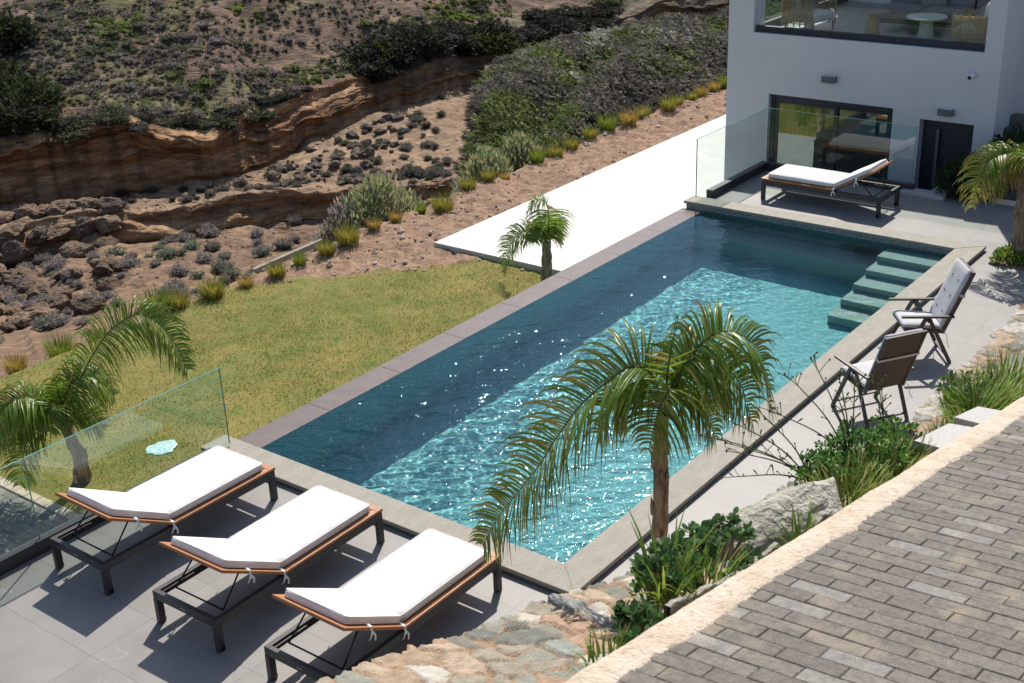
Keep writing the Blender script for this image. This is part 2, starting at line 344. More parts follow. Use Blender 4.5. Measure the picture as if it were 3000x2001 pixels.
tag(wat, 'rippled turquoise water filling the pool', 'water', kind='structure'); wat.cycles.is_caustics_caster = True

# patio around the pool
b = MB(); b.box(-10, -.3, -1.7, 4.25, -1.5, -.07); b.box(-.3, L_+.3, -1.7, -.3, -1.5, -.07); b.box(L_+.3, 12.14, -4.2, 4.3, -1.5, -.07)
# (the planting square beside the far palm is cut by a raised soil sheet below)
o = b.build('patio', M['patio']); tag(o, kind='structure')
b = MB(); b.box(9.43, 10.05, -1.04, -.53, -.068, -.05); o = b.build('planting_bed', M['soil']); tag(o, kind='structure')

# lower white terrace
b = MB(); b.box(8.35, 34, 4.44, 8.65, -1.35, -1.1); b.box(12.14, 13.04, 1.32, 4.44, -1.35, -1.1)
o = b.build('lower_terrace', M['slab'], bevel=.004); tag(o, kind='structure')

# lawn and bare soil
gx = np.arange(-.9, 34.01, .055); gy = np.arange(4.38, 10.75, .055); nx, ny = len(gx), len(gy)
X, Y = np.meshgrid(gx, gy, indexing='ij')
xb = np.interp(Y, [4.4, 6.5, 7.5, 8.2, 9.2, 9.9, 10.4], [8.9, 8.7, 8.2, 7.3, 6.2, 5.4, 4.9]) + .35*fbm(X*1.5, Y*1.5)
islawn = X < xb
lump = .05*fbm(X*1.2, Y*1.2)+.05*np.abs(fbm(X*4, Y*4))
lawnz = -1.2+.015*fbm(X*1.5, Y*1.5)+.006*fbm(X*7, Y*7)
dirtz = -1.2+lump+.016*fbm(X*9, Y*9, o=3)
Z = np.where(islawn, lawnz, dirtz); Z = Z-.35*sstep(10.3, 10.75, Y)
Z = np.where((X > 8.3) & (Y < 8.7), np.minimum(Z, -1.17), Z)
F = grid_faces(nx, ny); P = np.c_[X.ravel(), Y.ravel(), Z.ravel()]
fl = islawn.ravel()[F].sum(1) >= 2
o = np_mesh('lawn', P, F[fl], M['turf'], smooth=True); tag(o, kind='structure')
o = np_mesh('bare_soil', P, F[~fl], M['dirt'], smooth=True); tag(o, kind='structure')
def ground_z(x, y):
    i = int(np.clip(round((x+.9)/.055), 0, nx-1)); j = int(np.clip(round((y-4.38)/.055), 0, ny-1)); return float(Z[i, j])
# grass blades on the lawn
n_ = 85000
px = rng.uniform(-.75, 9, n_); py = rng.uniform(4.42, 10.5, n_)
keep = px < np.interp(py, [4.4, 6.5, 7.5, 8.2, 9.2, 9.9, 10.4], [8.9, 8.7, 8.2, 7.3, 6.2, 5.4, 4.9])+.5*vnoise(px*1.5, py*1.5)-.1
dens = fbm(px*.9, py*.9); keep &= (rng.random(n_) < .75+.4*dens) & ~((px > 8.3))
px, py = px[keep], py[keep]; n_ = len(px)
a = rng.uniform(0, 6.283, n_); hgt = rng.uniform(.008, .024, n_); lean = rng.uniform(.2, 1.3, n_); wd = rng.uniform(.004, .009, n_)
zz = -1.2+.01
base = np.c_[px, py, np.full(n_, zz)]
dx = np.c_[np.cos(a), np.sin(a), np.zeros(n_)]; sx = np.c_[-np.sin(a), np.cos(a), np.zeros(n_)]
tip = base+dx*(hgt*lean)[:, None]+np.c_[np.zeros(n_), np.zeros(n_), hgt]
vv = np.stack([base-sx*wd[:, None], base+sx*wd[:, None], tip], 1).reshape(-1, 3)
ff = np.arange(n_*3).reshape(-1, 3)
gmix = np.clip(.56+.95*fbm(px*.8+7, py*.8)+rng.normal(0, .2, n_), 0, 1)[:, None]
cc = (1-gmix)*np.array([[.45, .31, .085]])+gmix*np.array([[.21, .28, .032]])
o = np_mesh('grass', vv, ff, M['blade'], fcol=cc*rng.uniform(.85, 1.15, (n_, 1))); tag(o, kind='stuff')
# loose stones and clods on the bare soil
def ico(sub):
    bm = bmesh.new(); bmesh.ops.create_icosphere(bm, subdivisions=sub, radius=1)
    v = np.array([x.co[:] for x in bm.verts]); f = np.array([[q.index for q in x.verts] for x in bm.faces]); bm.free(); return v, f
ICO = {k: ico(k) for k in (1, 2, 3, 4)}
def rocky(sub, seed, rough=.35, fr=1.6, squash=(1, 1, .75)):
    v, f = ICO[sub]; d = 1+rough*fbm(v[:, 0]*fr+seed*3.1, v[:, 1]*fr+seed*1.7, v[:, 2]*fr, 4)
    return v*d[:, None]*np.array(squash), f
n_ = 1500; vs, fs, cs = [], [], []
var = [rocky(1, k, .5) for k in range(8)]
for k in range(n_):
    y = random.uniform(6.5, 10.4); x = random.uniform(5, 30)
    if x < np.interp(y, [6.5, 7.5, 8.2, 9.2, 9.9, 10.4], [8.5, 8.3, 7.4, 6.3, 5.5, 5.0])-.3 or (x > 8.3 and y < 8.68): continue
    v, f = var[k % 8]; s = random.choice([.012, .016, .02, .026, .035, .05])*random.uniform(.7, 1.3)
    vs.append(v*s+np.array([x, y, ground_z(x, y)+s*.2])); fs.append(f+len(var[0][0])*len(fs)); t = random.random()
    cs.append(np.tile(np.array([[.42, .30, .21]])*(1-t)+np.array([[.80, .70, .60]])*t, (len(f), 1))*random.uniform(.6, 1.1))
o = np_mesh('gravel', np.concatenate(vs), np.concatenate(fs), M['cliffrock'], fcol=np.concatenate(cs)); tag(o, kind='stuff')

# garden path of pavers at the lower left with its kerb
bk = MB()
for i in range(60):
    for j in range(46):
        x1 = -.93-.105*i; y0 = 4.3+.205*j+(.1 if i % 2 else 0); c = random.uniform(.24, .36)
        bk.box(x1-.1, x1, y0, y0+.2, -1.26, -1.195+random.uniform(-.002, .002), (c, c*.97, c*.9))
o = bk.build('garden_path', M['brick'], recalc=False); tag(o, kind='structure')
b = MB(); b.box(-8, -.9, 4.26, 14, -1.5, -1.215); o = b.build('path_bed', M['soil']); tag(o, kind='structure')
b = MB()
for j in range(32): b.box(-.92, -.79, 4.3+.2*j, 4.3+.2*j+.195, -1.28, -1.175)
o = b.build('path_kerb', M['mortar'], bevel=.008); tag(o, 'pinkish stone kerb between the lower paved path and the lawn', 'kerb')
b = MB(); b.bar((5.9, 10.62, -1.25), (7.6, 10.66, -1.22), .08, .10); o = b.build('garden_kerb', M['concrete'], bevel=.01); tag(o, 'low pale concrete kerb along the lawn edge behind the grass tufts', 'kerb')

# ---- driveway above the pool: bricks, mortar strip, retaining wall
def zd(x, y=-3.9): return 2.842-.209*x-.062*(y+3)
bk = MB(); bw, bl = .0852, .2
for i in range(-80, 150):
    x0 = i*bw
    off = (0 if i % 2 else .1)
    y = -4.02+.012*math.sin(i*1.3)+.02*float(vnoise(i*.21, 3.3)); y0 = -4.0-((off) % .2); first = True
    yy = y; nxt = y0
    while yy > -8.6:
        ye = nxt if first else yy-bl
        if first and yy-ye < .03: nxt -= bl; continue
        if first: nxt = ye; first = False
        t = random.random(); c = .225+.05*random.random()
        col = (c, c*.89, c*.755)
        if t > .945: col = (.34, .32, .29)
        elif t > .89: col = (.29, .265, .235)
        j = .0028; dz = random.uniform(-.002, .002); ch = .003
        xa, xb_, ya, yb_ = x0+j/2, x0+bw-j/2, ye+j/2, yy-j/2
        def q(x, y_, d): return (x, y_, zd(x, y_)+d+dz)
        vs = [q(xa, ya, -.05), q(xb_, ya, -.05), q(xb_, yb_, -.05), q(xa, yb_, -.05), q(xa, ya, -ch), q(xb_, ya, -ch), q(xb_, yb_, -ch), q(xa, yb_, -ch),
              q(xa+ch, ya+ch, 0), q(xb_-ch, ya+ch, 0), q(xb_-ch, yb_-ch, 0), q(xa+ch, yb_-ch, 0)]
        bk.add(vs, [(0,1,5,4),(1,2,6,5),(2,3,7,6),(3,0,4,7),(4,5,9,8),(5,6,10,9),(6,7,11,10),(7,4,8,11),(8,9,10,11)], col)
        yy = ye
o = bk.build('driveway', M['brick'], recalc=False); tag(o, kind='structure')
# sand bed just below the brick tops
b = MB(); vs = [(x, y, zd(x, y)-.009) for x in (-6.9, 12.7) for y in (-9, -3.97)]; b.add(vs, [(0, 2, 3, 1)])
vs = [(x, y, zd(x, y)-.014 if k else -1.5) for x in (-6.9, 12.7) for y in (-9, -3.97) for k in (0, 1)]
b.add(vs, [(2, 3, 7, 6), (0, 1, 3, 2), (4, 6, 7, 5)]); o = b.build('driveway_bed', M['joint'], recalc=False); tag(o, kind='structure')
b = MB(); vs = [(x, y, zd(x, y)-.014) for x in (-12, -6.9) for y in (-12, -3.97)]; b.add(vs, [(0, 2, 3, 1)])
o = b.build('driveway_slope', M['soil'], recalc=False); tag(o, kind='structure')
# cream mortar haunching along the edge of the bricks
gx = np.arange(-9, 12, .012); prof = np.linspace(0, 1, 22); X, Tt = np.meshgrid(gx, prof, indexing='ij')
edge_in = -4.045+.011*fbm(X*4, X*0, o=4)*.7-.010*np.abs(fbm(X*21, X*0+4)); edge_out = -3.925+.005*fbm(X*3+50, X*0, o=4)
sA = np.clip(Tt/.72, 0, 1); sB = np.clip((Tt-.72)/.28, 0, 1)
Yg = edge_in+(edge_out-edge_in)*sA+.015*sB
Zg = zd(X, Yg)+.007*np.sin(sA*math.pi)**.5+.002*fbm(X*10, Yg*10)+.0012*fbm(X*50, Yg*50)-.004*(1-sstep(0, .12, sA))-.11*sB
mort = np_mesh('mortar_edging', np.c_[X.ravel(), Yg.ravel(), Zg.ravel()], grid_faces(*X.shape)[:, ::-1], M['mortar'], smooth=True)
tag(mort, 'rough cream mortar edging along the brick driveway', 'edging')

def zt(x): return np.maximum(.92-.33*np.minimum(np.asarray(x)+.75, 0)-.2*np.maximum(np.asarray(x)+.75, 0), -.09)
def wall_z(x, y):
    t = -1.39-y; lo = zt(x)+.12*t; hi = zd(x, -3.9)-.27
    s = sstep(2.02, 2.42, t); return lo*(1-s)+np.maximum(hi, lo)*s
gx = np.arange(-9, 11.5, .019); tt = np.concatenate([np.linspace(-.45, 0, 26)[:-1], np.linspace(0, 2.56, 150)])
X, Tt = np.meshgrid(gx, tt, indexing='ij')
# stones: cellular pattern in (x, t)
cxs, cys = .17, .25
U = X+.05*fbm(X*3, Tt*3); Wv = Tt+.04*fbm(X*3+20, Tt*3)
ci, cj = np.floor(U/cxs).astype(int), np.floor(Wv/cys).astype(int)
f1 = np.full(X.shape, 9.); f2 = np.full(X.shape, 9.); idi = np.zeros(X.shape)
def h2(i, j, k): return hash3(np.stack([i, j, np.full(i.shape, k)], -1).astype(np.int64))
for di in (-2, -1, 0, 1, 2):
    for dj in (-2, -1, 0, 1, 2):
        a_, b_ = ci+di, cj+dj
        d = np.hypot((a_+.5+.85*(h2(a_, b_, 1)-.5))*cxs-U, ((b_+.5+.85*(h2(a_, b_, 2)-.5))*cys-Wv)*1.1)*(.78+.5*h2(a_, b_, 5))
        nid = h2(a_, b_, 3)
        m_ = d < f1; f2 = np.where(m_, f1, np.minimum(f2, d)); idi = np.where(m_, nid, idi); f1 = np.where(m_, d, f1)
edge = f2-f1; st = sstep(.010, .026, edge+.012*fbm(X*9, Tt*9))
pal = np.array([[.25,.25,.205],[.20,.20,.165],[.34,.25,.17],[.36,.245,.165],[.40,.31,.225],[.46,.43,.37],[.29,.255,.195],[.16,.165,.145],[.38,.26,.18],[.27,.28,.25]])*1.18
colr = pal[(idi*9.99).astype(int)]; mortc = np.array([.36, .235, .145])
colr = colr*st[..., None]+mortc*(1-st[..., None])
rough = .007*fbm(X*8, Tt*8)+.0035*fbm(X*25+idi*9, Tt*25)
hh = st*(.013+.018*idi)+rough*(.4+st)
Yw = np.where(Tt < 0, -1.39, -1.39-Tt); Zw = np.where(Tt < 0, np.minimum(zt(X)+Tt/.45*(zt(X)+.2), zt(X)), wall_z(X, Yw))
Yw = Yw+np.where(Tt < .05, hh*.8*sstep(.25, 0, np.abs(Tt)) , 0)+.03*fbm(X*1.3, X*0)*sstep(.6, 0, np.abs(Tt)); Zw = Zw+np.where(Tt >= 0, hh, hh*.3)
soilm = sstep(1.8, 2.0, Tt+.12*fbm(X*3, Tt*3))*sstep(-5.0, -4.7, X+.15*fbm(X*2, Tt*2)); soilm = np.maximum(soilm, sstep(.9, 1.15, Tt+.15*fbm(X*2, Tt*2+9))*sstep(2.2, 2.8, X))
colr = colr*(1-soilm[..., None])+np.array([.20, .135, .08])*soilm[..., None]
o = np_mesh('retaining_wall', np.c_[X.ravel(), Yw.ravel(), Zw.ravel()], grid_faces(*X.shape)[:, ::-1], M['stonewall'], smooth=True, vcol=colr.reshape(-1, 3))
tag(o, 'rubble retaining wall of mixed grey and tan stones below the driveway', 'wall')

# ---- ravine, cliff and hillside beyond the lawn
ths = [68, 60, 57, 54.6, 51, 48, 46, 43.5, 41.8, 40.7, 37.9, 35.7, 33.5, 30.7, 28.6, 22]
def e2z(r, el): return CAM.z+r*math.tan(R(el))
G_el = {68: -12.7, 60: -12.7, 57: -12.9, 54.6: -13.0, 51: -12.9, 48: -12.2, 46: -11.8, 43.5: -11.2, 41.8: -10.6, 40.7: -10.3, 37.9: -10.1, 35.7: -9.8, 33.5: -9.5, 30.7: -9.1, 28.6: -8.9, 22: -8.4}
Ftab = {68: -16.1, 60: -16.1, 57: -15.9, 54.6: -15.75, 51: -15.45, 48: -14.8, 46: -14.1, 43.5: -13.4, 41.8: -12.9, 40.7: -12.6, 37.9: -12.2, 35.7: -11.9, 33.5: -11.6, 30.7: -11.2, 28.6: -11, 22: -10.4}
kn_r, kn_z = [], []
for t in ths:
    rA = (10.5+5.632)/math.sin(R(t)); rs = [rA, rA+.9]; zs = [-1.42, -2.3]
    rF = max(62+.9*max(0, 51-t)**1.15, rA+30)
    el = [(max(45, rA+9), -20.2 if t > 40 else -18), (max(56, rA+16), -17.75), (max(56.4, rA+16.4), -16.5), (max(60.5, rA+20), -16.1 if t > 50 else -15.8), (rF, Ftab[t])]
    for r_, e_ in el: rs.append(r_); zs.append(e2z(r_, e_))
    rG = rF+1.3+.12*max(0, 51-t)
    rs += [rG, rG+5, rG+16, rG+45, rG+160]; zG = e2z(rG, G_el[t]); zs += [zG, zG+.75, zG+3.6, zG+13, zG+60]
    kn_r.append(rs); kn_z.append(zs)
kn_r = np.array(kn_r)[::-1]; kn_z = np.array(kn_z)[::-1]; tha = np.array(ths)[::-1]
dens = [8, 14, 60, 34, 26, 24, 100, 24, 50, 30, 14]
prm = np.concatenate([np.linspace(k, k+1, d, endpoint=False) for k, d in enumerate(dens)]+[[11.0]])
tg = np.linspace(22, 68, 800)
def knot(a, t): return np.stack([np.interp(t, tha, a[:, k]) for k in range(a.shape[1])], -1)
def terrain(t, p):
    """azimuth (deg) and profile parameter -> point; both arrays of one shape"""
    t = np.asarray(t, float); p = np.asarray(p, float)
    tj = t+.5*fbm(t*.6, p*0+2, o=3)*sstep(2.2, 3, p)*sstep(11, 9, p)
    kr, kz = knot(kn_r, tj), knot(kn_z, tj); i = np.clip(np.floor(p).astype(int), 0, 10); f = p-i
    r = np.take_along_axis(kr, i[..., None], -1)[..., 0]*(1-f)+np.take_along_axis(kr, i[..., None]+1, -1)[..., 0]*f
    z = np.take_along_axis(kz, i[..., None], -1)[..., 0]*(1-f)+np.take_along_axis(kz, i[..., None]+1, -1)[..., 0]*f
    a = t*60*math.pi/180; free = sstep(.6, 2.0, p)
    cliff = sstep(5.9, 6.1, p)*sstep(7.1, 6.9, p)+.6*sstep(2.9, 3.05, p)*sstep(4.1, 3.95, p)
    r = r+free*(.30*fbm(a*.35, p*1.5, o=4))+cliff*(.26*fbm(a*.9, z*1.6, o=5)-.75*sstep(.0, .2, vnoise(z*1.7+.5*fbm(a*.2, z*.1), a*.05))-.14*sstep(.0, .25, vnoise(z*6.5+.3*fbm(a*.4, z*.1)+9, a*.12)))
    z = z+sstep(6, 6.9, p)*sstep(9, 7.1, p)*.55*fbm(a*.28+40, p*0, o=4)+free*(.26*fbm(a*.3+5, r*.3, o=4)+.07*fbm(a*1.6, r*1.6, o=3))
    th = np.radians(t); return np.stack([CAM.x+r*np.cos(th), CAM.y+r*np.sin(th), z], -1)
TT, PP = np.meshgrid(tg, prm, indexing='ij')
TP = terrain(TT, PP); aa = TT*60*math.pi/180
def lerp(a, b_, t): return np.array(a)*(1-t[..., None])+np.array(b_)*t[..., None]
n1 = .5+.5*np.clip(fbm(aa*.25, PP*3), -1, 1); n2 = .5+.5*np.clip(fbm(aa*.9+7, PP*8), -1, 1)
strata = .5+.5*np.clip(1.4*vnoise(TP[..., 2]*3.4+.5*fbm(aa*.15, PP), aa*.08)+.5*vnoise(TP[..., 2]*9, aa*.2), -1, 1)
stain = sstep(.1, .6, fbm(aa*3.2, TP[..., 2]*.5, o=5)+.1)
c_slope = lerp([.17,.105,.062], [.28,.185,.115], n2); c_cliff = lerp([.27,.135,.06], [.52,.31,.165], strata); c_cliff = c_cliff*(1-.36*stain[..., None])
c_sand = lerp([.24,.16,.10], [.36,.25,.16], n1); c_hill = lerp([.13,.083,.055], [.22,.145,.098], n2); c_hill = c_hill*(1-.6*sstep(.55, .8, n1)[..., None])+np.array([.13, .15, .04])*(.6*sstep(.55, .8, n1)[..., None])
c_mound = lerp([.075,.072,.045], [.15,.135,.10], n2)
wc = sstep(5.9, 6.05, PP)*sstep(7.12, 7.0, PP); wl = sstep(2.9, 3.05, PP)*sstep(4.05, 3.95, PP); wsand = sstep(3.98, 4.1, PP)*sstep(6.05, 5.9, PP); wh = sstep(6.98, 7.15, PP)
col = c_slope
for wgt, c in ((wl, lerp([.30,.175,.09], [.47,.31,.17], strata)), (wsand, c_sand), (wc, c_cliff), (wh, c_hill)): col = col*(1-wgt[..., None])+c*wgt[..., None]
md = sstep(46, 40, TT)*sstep(6.1, 6.6, PP+.35*fbm(aa*.5, PP*2))*sstep(7.9, 7.2, PP)*.85; col = col*(1-md[..., None])+c_mound*md[..., None]
o = np_mesh('terrain', TP.reshape(-1, 3), grid_faces(*TT.shape), M['ground'], smooth=True, vcol=col.reshape(-1, 3)); tag(o, kind='structure')
# wooded mound between the lawn edge and the cliff
m_th = np.linspace(21, 40.6, 300); m_s = np.linspace(0, 1.6, 110)
rid_t = [21, 28.6, 30.7, 33.5, 35.7, 37.9, 38.8, 39.6, 40.6]; rid_e = [-9.2, -9.8, -10.1, -10.6, -11.1, -11.85, -12.2, -12.7, -13.3]
def mound(t, q_):
    t = np.asarray(t, float); q_ = np.asarray(q_, float)
    rA = (10.5+5.632)/np.sin(np.radians(t)); r = rA+1.0+15*q_
    eA = np.degrees(np.arctan2(-1.9-CAM.z, rA+1)); eR = np.interp(t, rid_t, rid_e)
    hs = np.sin(np.clip(q_, 0, 1)*math.pi/2)**.85; el = eA+(eR-eA)*hs
    z = CAM.z+r*np.tan(np.radians(el)); z = z-sstep(1.0, 1.6, q_)*5.5
    endt = 40.4-.9*np.clip(q_, 0, 1)+.35*fbm(q_*3, t*0+1); fall = np.clip((endt-t)/1.7, 0, 1); fall = np.sqrt(np.clip(1-(1-fall)**2, 0, 1))
    z = z-(1-fall)*(5.5+2*q_)
    a = t*60*math.pi/180; z = z+.30*fbm(a*.5, r*.25, o=4)*sstep(0, .15, q_)
    th = np.radians(t); return np.stack([CAM.x+r*np.cos(th), CAM.y+r*np.sin(th), z], -1)
MT, MS = np.meshgrid(m_th, m_s, indexing='ij'); MP = mound(MT, MS)
n2m = .5+.5*np.clip(fbm(MP[..., 0]*.5, MP[..., 1]*.5), -1, 1)
o = np_mesh('hill', MP.reshape(-1, 3), grid_faces(*MT.shape), M['cliffrock'], smooth=True, vcol=lerp([.05,.045,.028], [.12,.10,.075], n2m).reshape(-1, 3)); tag(o, kind='structure')
b = MB(); b.box(-60, 260, -160, 3, -14, -1.52); b.box(-60, -1, 3, 10.6, -14, -1.53); o = b.build('ground', M['soil']); tag(o, kind='structure')

# ================================================================== HOUSE
XW, LO = 13.05, -1.1
house = thing('house', 'white two-storey villa with a glass-fronted upper terrace at the far end of the pool', 'house', (14, 3, LO))
def hp(mb, name, m, parent=None, **k):
    par = parent or house; off = Vector((14, 3, LO))
    mb.v = [(x-off.x, y-off.y, z-off.z) for x, y, z in mb.v]; return mb.build(name, m, par, **k)
b = MB()
b.box(XW, XW+.3, 4.68, 5.52, LO-.2, 2.05); b.box(XW, XW+.3, 2.39, 4.68, 1.0, 2.05); b.box(XW, XW+.3, 1.92, 2.39, LO-.2, 2.05)
b.box(XW, XW+.3, 1.02, 1.92, .88, 2.05); b.box(XW, XW+.3, .70, 1.02, LO-.2, 2.05)
b.box(XW, XW+.42, 5.03, 5.52, 2.05, 2.66); b.box(XW, XW+.3, .70, .98, 2.05, 2.95); hp(b, 'front_wall', M['white'])
b = MB(); b.box(XW+.3, 14.05, .70, 1.0, LO-.2, 2.95); b.box(14.05, 20, .72, 1.0, LO-.2, 1.9); hp(b, 'side_wall', M['white'])
b = MB(); b.box(XW+.3, 20, 5.2, 5.52, LO-.2, 1.98); hp(b, 'side_wall', M['white'])
b = MB(); b.box(XW+.3, 20, 1.0, 5.2, 1.80, 1.98); hp(b, 'terrace_floor', M['floor2'])
b = MB(); b.box(15.5, 22, .2, 5.8, 4.6, 4.95); hp(b, 'roof', M['white'])
b = MB(); b.box(17.2, 17.4, 1.0, 5.5, 1.98, 2.2); b.box(17.2, 22, .72, 1.0, 1.9, 4.6); b.box(17.2, 22, 5.2, 5.5, 1.98, 4.6); b.box(21.8, 22, 1, 5.2, 1.98, 4.6); hp(b, 'rear_wall', M['white'])
b = MB(); b.box(17.28, 17.31, 1.0, 5.2, 2.2, 4.6); rw = hp(b, 'rear_window', M['window'])
for yy in (1.0, 2.4, 3.8, 5.12): b = MB(); b.box(17.24, 17.36, yy, yy+.08, 2.2, 4.6); hp(b, 'window_frame', M['anth'])
for yy in (5.2, 1.02): b = MB(); b.box(15.58, 15.7, yy, yy+.12, 1.98, 4.6); hp(b, 'post', M['white'])
# upper terrace balustrade
b = MB(); b.box(XW+.07, XW+.16, .98, 5.03, 2.05, 2.16); ch = hp(b, 'balustrade_channel', M['anth'], bevel=.004)
for y0, y1 in ((.985, 3.0), (3.008, 5.025)):
    b = MB(); b.box(XW+.108, XW+.124, y0, y1, 2.15, 2.67); hp(b, 'balustrade_glass', M['glass'])
b = MB(); b.box(XW+.45, 17.2, 5.09, 5.16, 1.98, 2.12); hp(b, 'balustrade_channel', M['anth'])
b = MB(); b.box(XW+.5, 17.2, 5.115, 5.13, 2.11, 2.75); hp(b, 'balustrade_glass', M['glass'])
b = MB(); b.box(XW-.018, XW-.001, 4.62, 4.88, 2.028, 2.046); hp(b, 'drip_spout', M['plastic'])
# sliding glass door with its room
sl = MB(); x0 = XW+.10
sl.box(x0, x0+.12, 4.60, 4.68, LO, 1.0); sl.box(x0, x0+.12, 2.39, 2.47, LO, 1.0); sl.box(x0, x0+.12, 2.47, 4.60, .90, 1.0); sl.box(x0, x0+.12, 2.47, 4.60, LO, LO+.07)
door = hp(sl, 'sliding_door', M['anth'], bevel=.003)
for y0, y1, dx in ((2.47, 3.50, .055), (3.42, 4.60, .02)):
    b = MB(); x1 = x0+dx; b.box(x1, x1+.035, y0, y0+.07, LO+.07, .90); b.box(x1, x1+.035, y1-.07, y1, LO+.07, .90); b.box(x1, x1+.035, y0+.07, y1-.07, .83, .90); b.box(x1, x1+.035, y0+.07, y1-.07, LO+.07, LO+.16)
    hp(b, 'sash', M['anth'], bevel=.002).parent = door
    b = MB(); b.box(x1+.012, x1+.018, y0+.07, y1-.07, LO+.16, .83); hp(b, 'pane', M['window']).parent = door
b = MB()
for k in range(9):
    yy = 4.44-.045*k; b.box(XW+.42+.03*(k % 2), XW+.44+.03*(k % 2), yy, yy+.044, LO+.05, .9)
hp(b, 'curtain', M['cream'])
b = MB(); b.box(XW+.3, 17, 1.0, 5.2, LO-.1, LO); hp(b, 'room_floor', M['floor2'])
b = MB(); b.box(16.8, 17, 1.0, 5.2, LO, 1.8); b.box(XW+.3, 16.8, 2.05, 2.2, LO, 1.8); hp(b, 'room_wall', M['room'])
# entrance door
b = MB(); b.box(XW+.20, XW+.26, 1.02, 1.92, LO, .88); fd = hp(b, 'front_door', M['anth'], bevel=.003)
b = MB(); b.box(XW+.13, XW+.16, 1.62, 1.67, -.55, .70); b.box(XW+.16, XW+.20, 1.635, 1.655, -.4, -.36); b.box(XW+.16, XW+.20, 1.635, 1.655, .5, .54); hp(b, 'handle', M['lampmetal'], bevel=.004).parent = fd
b = MB(); b.box(XW-.012, XW, .70, 1.0, LO, .32); hp(b, 'plinth', M['stonestair'])
# outdoor stair along the side wall
st = thing('staircase', 'dark grey stone outdoor staircase climbing along the right side of the villa', 'stairs', (13.6, .1, 0))
for k in range(16):
    b = MB(); x = 12.5+.27*k; z = .18+.146*k
    b.box(x-13.6, x+.30-13.6, -1.4, .58, max(z-.5, -.1), z); b.build('step', M['stonestair'], st, bevel=.006)
b = MB(); b.box(14.05, 14.15, -2.6, .70, .8, 5.0); o = b.build('side_partition', M['white']); tag(o, 'shaded white wall beside the outdoor staircase at the picture edge', 'wall')
o.hide_render = False
b = MB(); b.box(12.15, 13.04, 1.0, 1.3, -1.5, -.012); b.box(11.85, 12.15, 1.0, 1.3, -.069, -.012); b.box(11.85, 12.13, 1.3, 1.72, -.069, -.014); o = b.build('entry_parapet', M['slab'], bevel=.004); tag(o, 'pale stone capped parapet in front of the dark entrance door', 'parapet')

# wall lamps, security camera
def wall_lamp(y, z, lab):
    t = thing('wall_lamp', lab, 'wall lamp', (XW, y, z), 0, 'box lamps on the villa front')
    b = MB(); b.box(-.11, 0, -.125, .125, -.055, .055); b.build('lamp_body', M['lampmetal'], t, bevel=.006)
    b = MB(); b.box(-.095, -.015, -.11, .11, .056, .060); b.build('diffuser', M['plastic'], t)
wall_lamp(3.535, 1.38, 'grey box wall lamp above the sliding glass door'); wall_lamp(1.48, 1.05, 'grey box wall lamp above the dark entrance door')
t = thing('security_camera', 'small white dome security camera on the villa wall near its right corner', 'security camera', (XW, 1.12, 1.69))
b = MB(); b.lathe([(.01, 0), (.055, 0), (.055, .03), (.04, .035)], (0, 0, 0), 20); o = b.build('mount', M['plastic'], t, smooth=True); o.rotation_euler = (0, R(-90), 0)
v, f = ICO[3]; o = np_mesh('dome', v*.058+np.array([-.055, 0, -.01]), f, M['plastic'], t, smooth=True)
b = MB(); d = Vector((-.75, .35, -.35)).normalized(); b.tube([Vector((-.055, 0, -.01))+d*.05, Vector((-.055, 0, -.01))+d*.066], .03, 14); b.build('lens', M['lens'], t)

# ---- glass balustrades standing on the terraces
t = thing('glass_balustrade', 'frameless glass balustrade on a dark channel round the far sunbed', 'balustrade', (12.06, 4.22, -.07))
b = MB(); b.box(-1.92, .05, -.06, .06, 0, .135); b.build('channel', M['dark'], t, bevel=.004)
b = MB(); b.box(-.05, .06, -2.66, -.061, 0, .135); b.build('channel', M['dark'], t, bevel=.004)
b = MB(); b.box(-2.36, .008, -.008, .008, .10, 1.08); b.build('glass_panel', M['glass'], t)
b = MB(); b.box(-.008, .008, -2.62, -.012, .10, 1.08); b.build('glass_panel', M['glass'], t)
b = MB(); b.box(-2.363, -2.36, -.008, .008, .14, 1.08); b.build('panel_edge', M['dark'], t)
b = MB(); b.box(-2.36, .008, -.0085, .0085, 1.0802, 1.083); b.box(-.0085, .0085, -2.62, -.012, 1.0802, 1.083); b.box(-.008, .008, -2.623, -2.62, .14, 1.08); b.build('panel_edge', M['glassedge'], t)
t = thing('glass_balustrade', 'frameless glass balustrade on a dark channel behind the three near sunbeds', 'balustrade', (-.14, 4.18, -.07))
b = MB(); b.box(-9, -.22, -.045, .045, 0, .14); b.build('channel', M['dark'], t, bevel=.004)
for x0_, x1_ in ((-2.28, 0), (-4.6, -2.29), (-6.9, -4.61)):
    b = MB(); b.box(x0_, x1_, -.008, .008, .0 if x1_ == 0 else .1, .97); b.build('glass_panel', M['glass'], t)
    b = MB(); b.box(x0_, x1_, -.0085, .0085, .9702, .973); b.box(x1_, x1_+.003, -.008, .008, .1, .97); b.build('panel_edge', M['glassedge'], t)

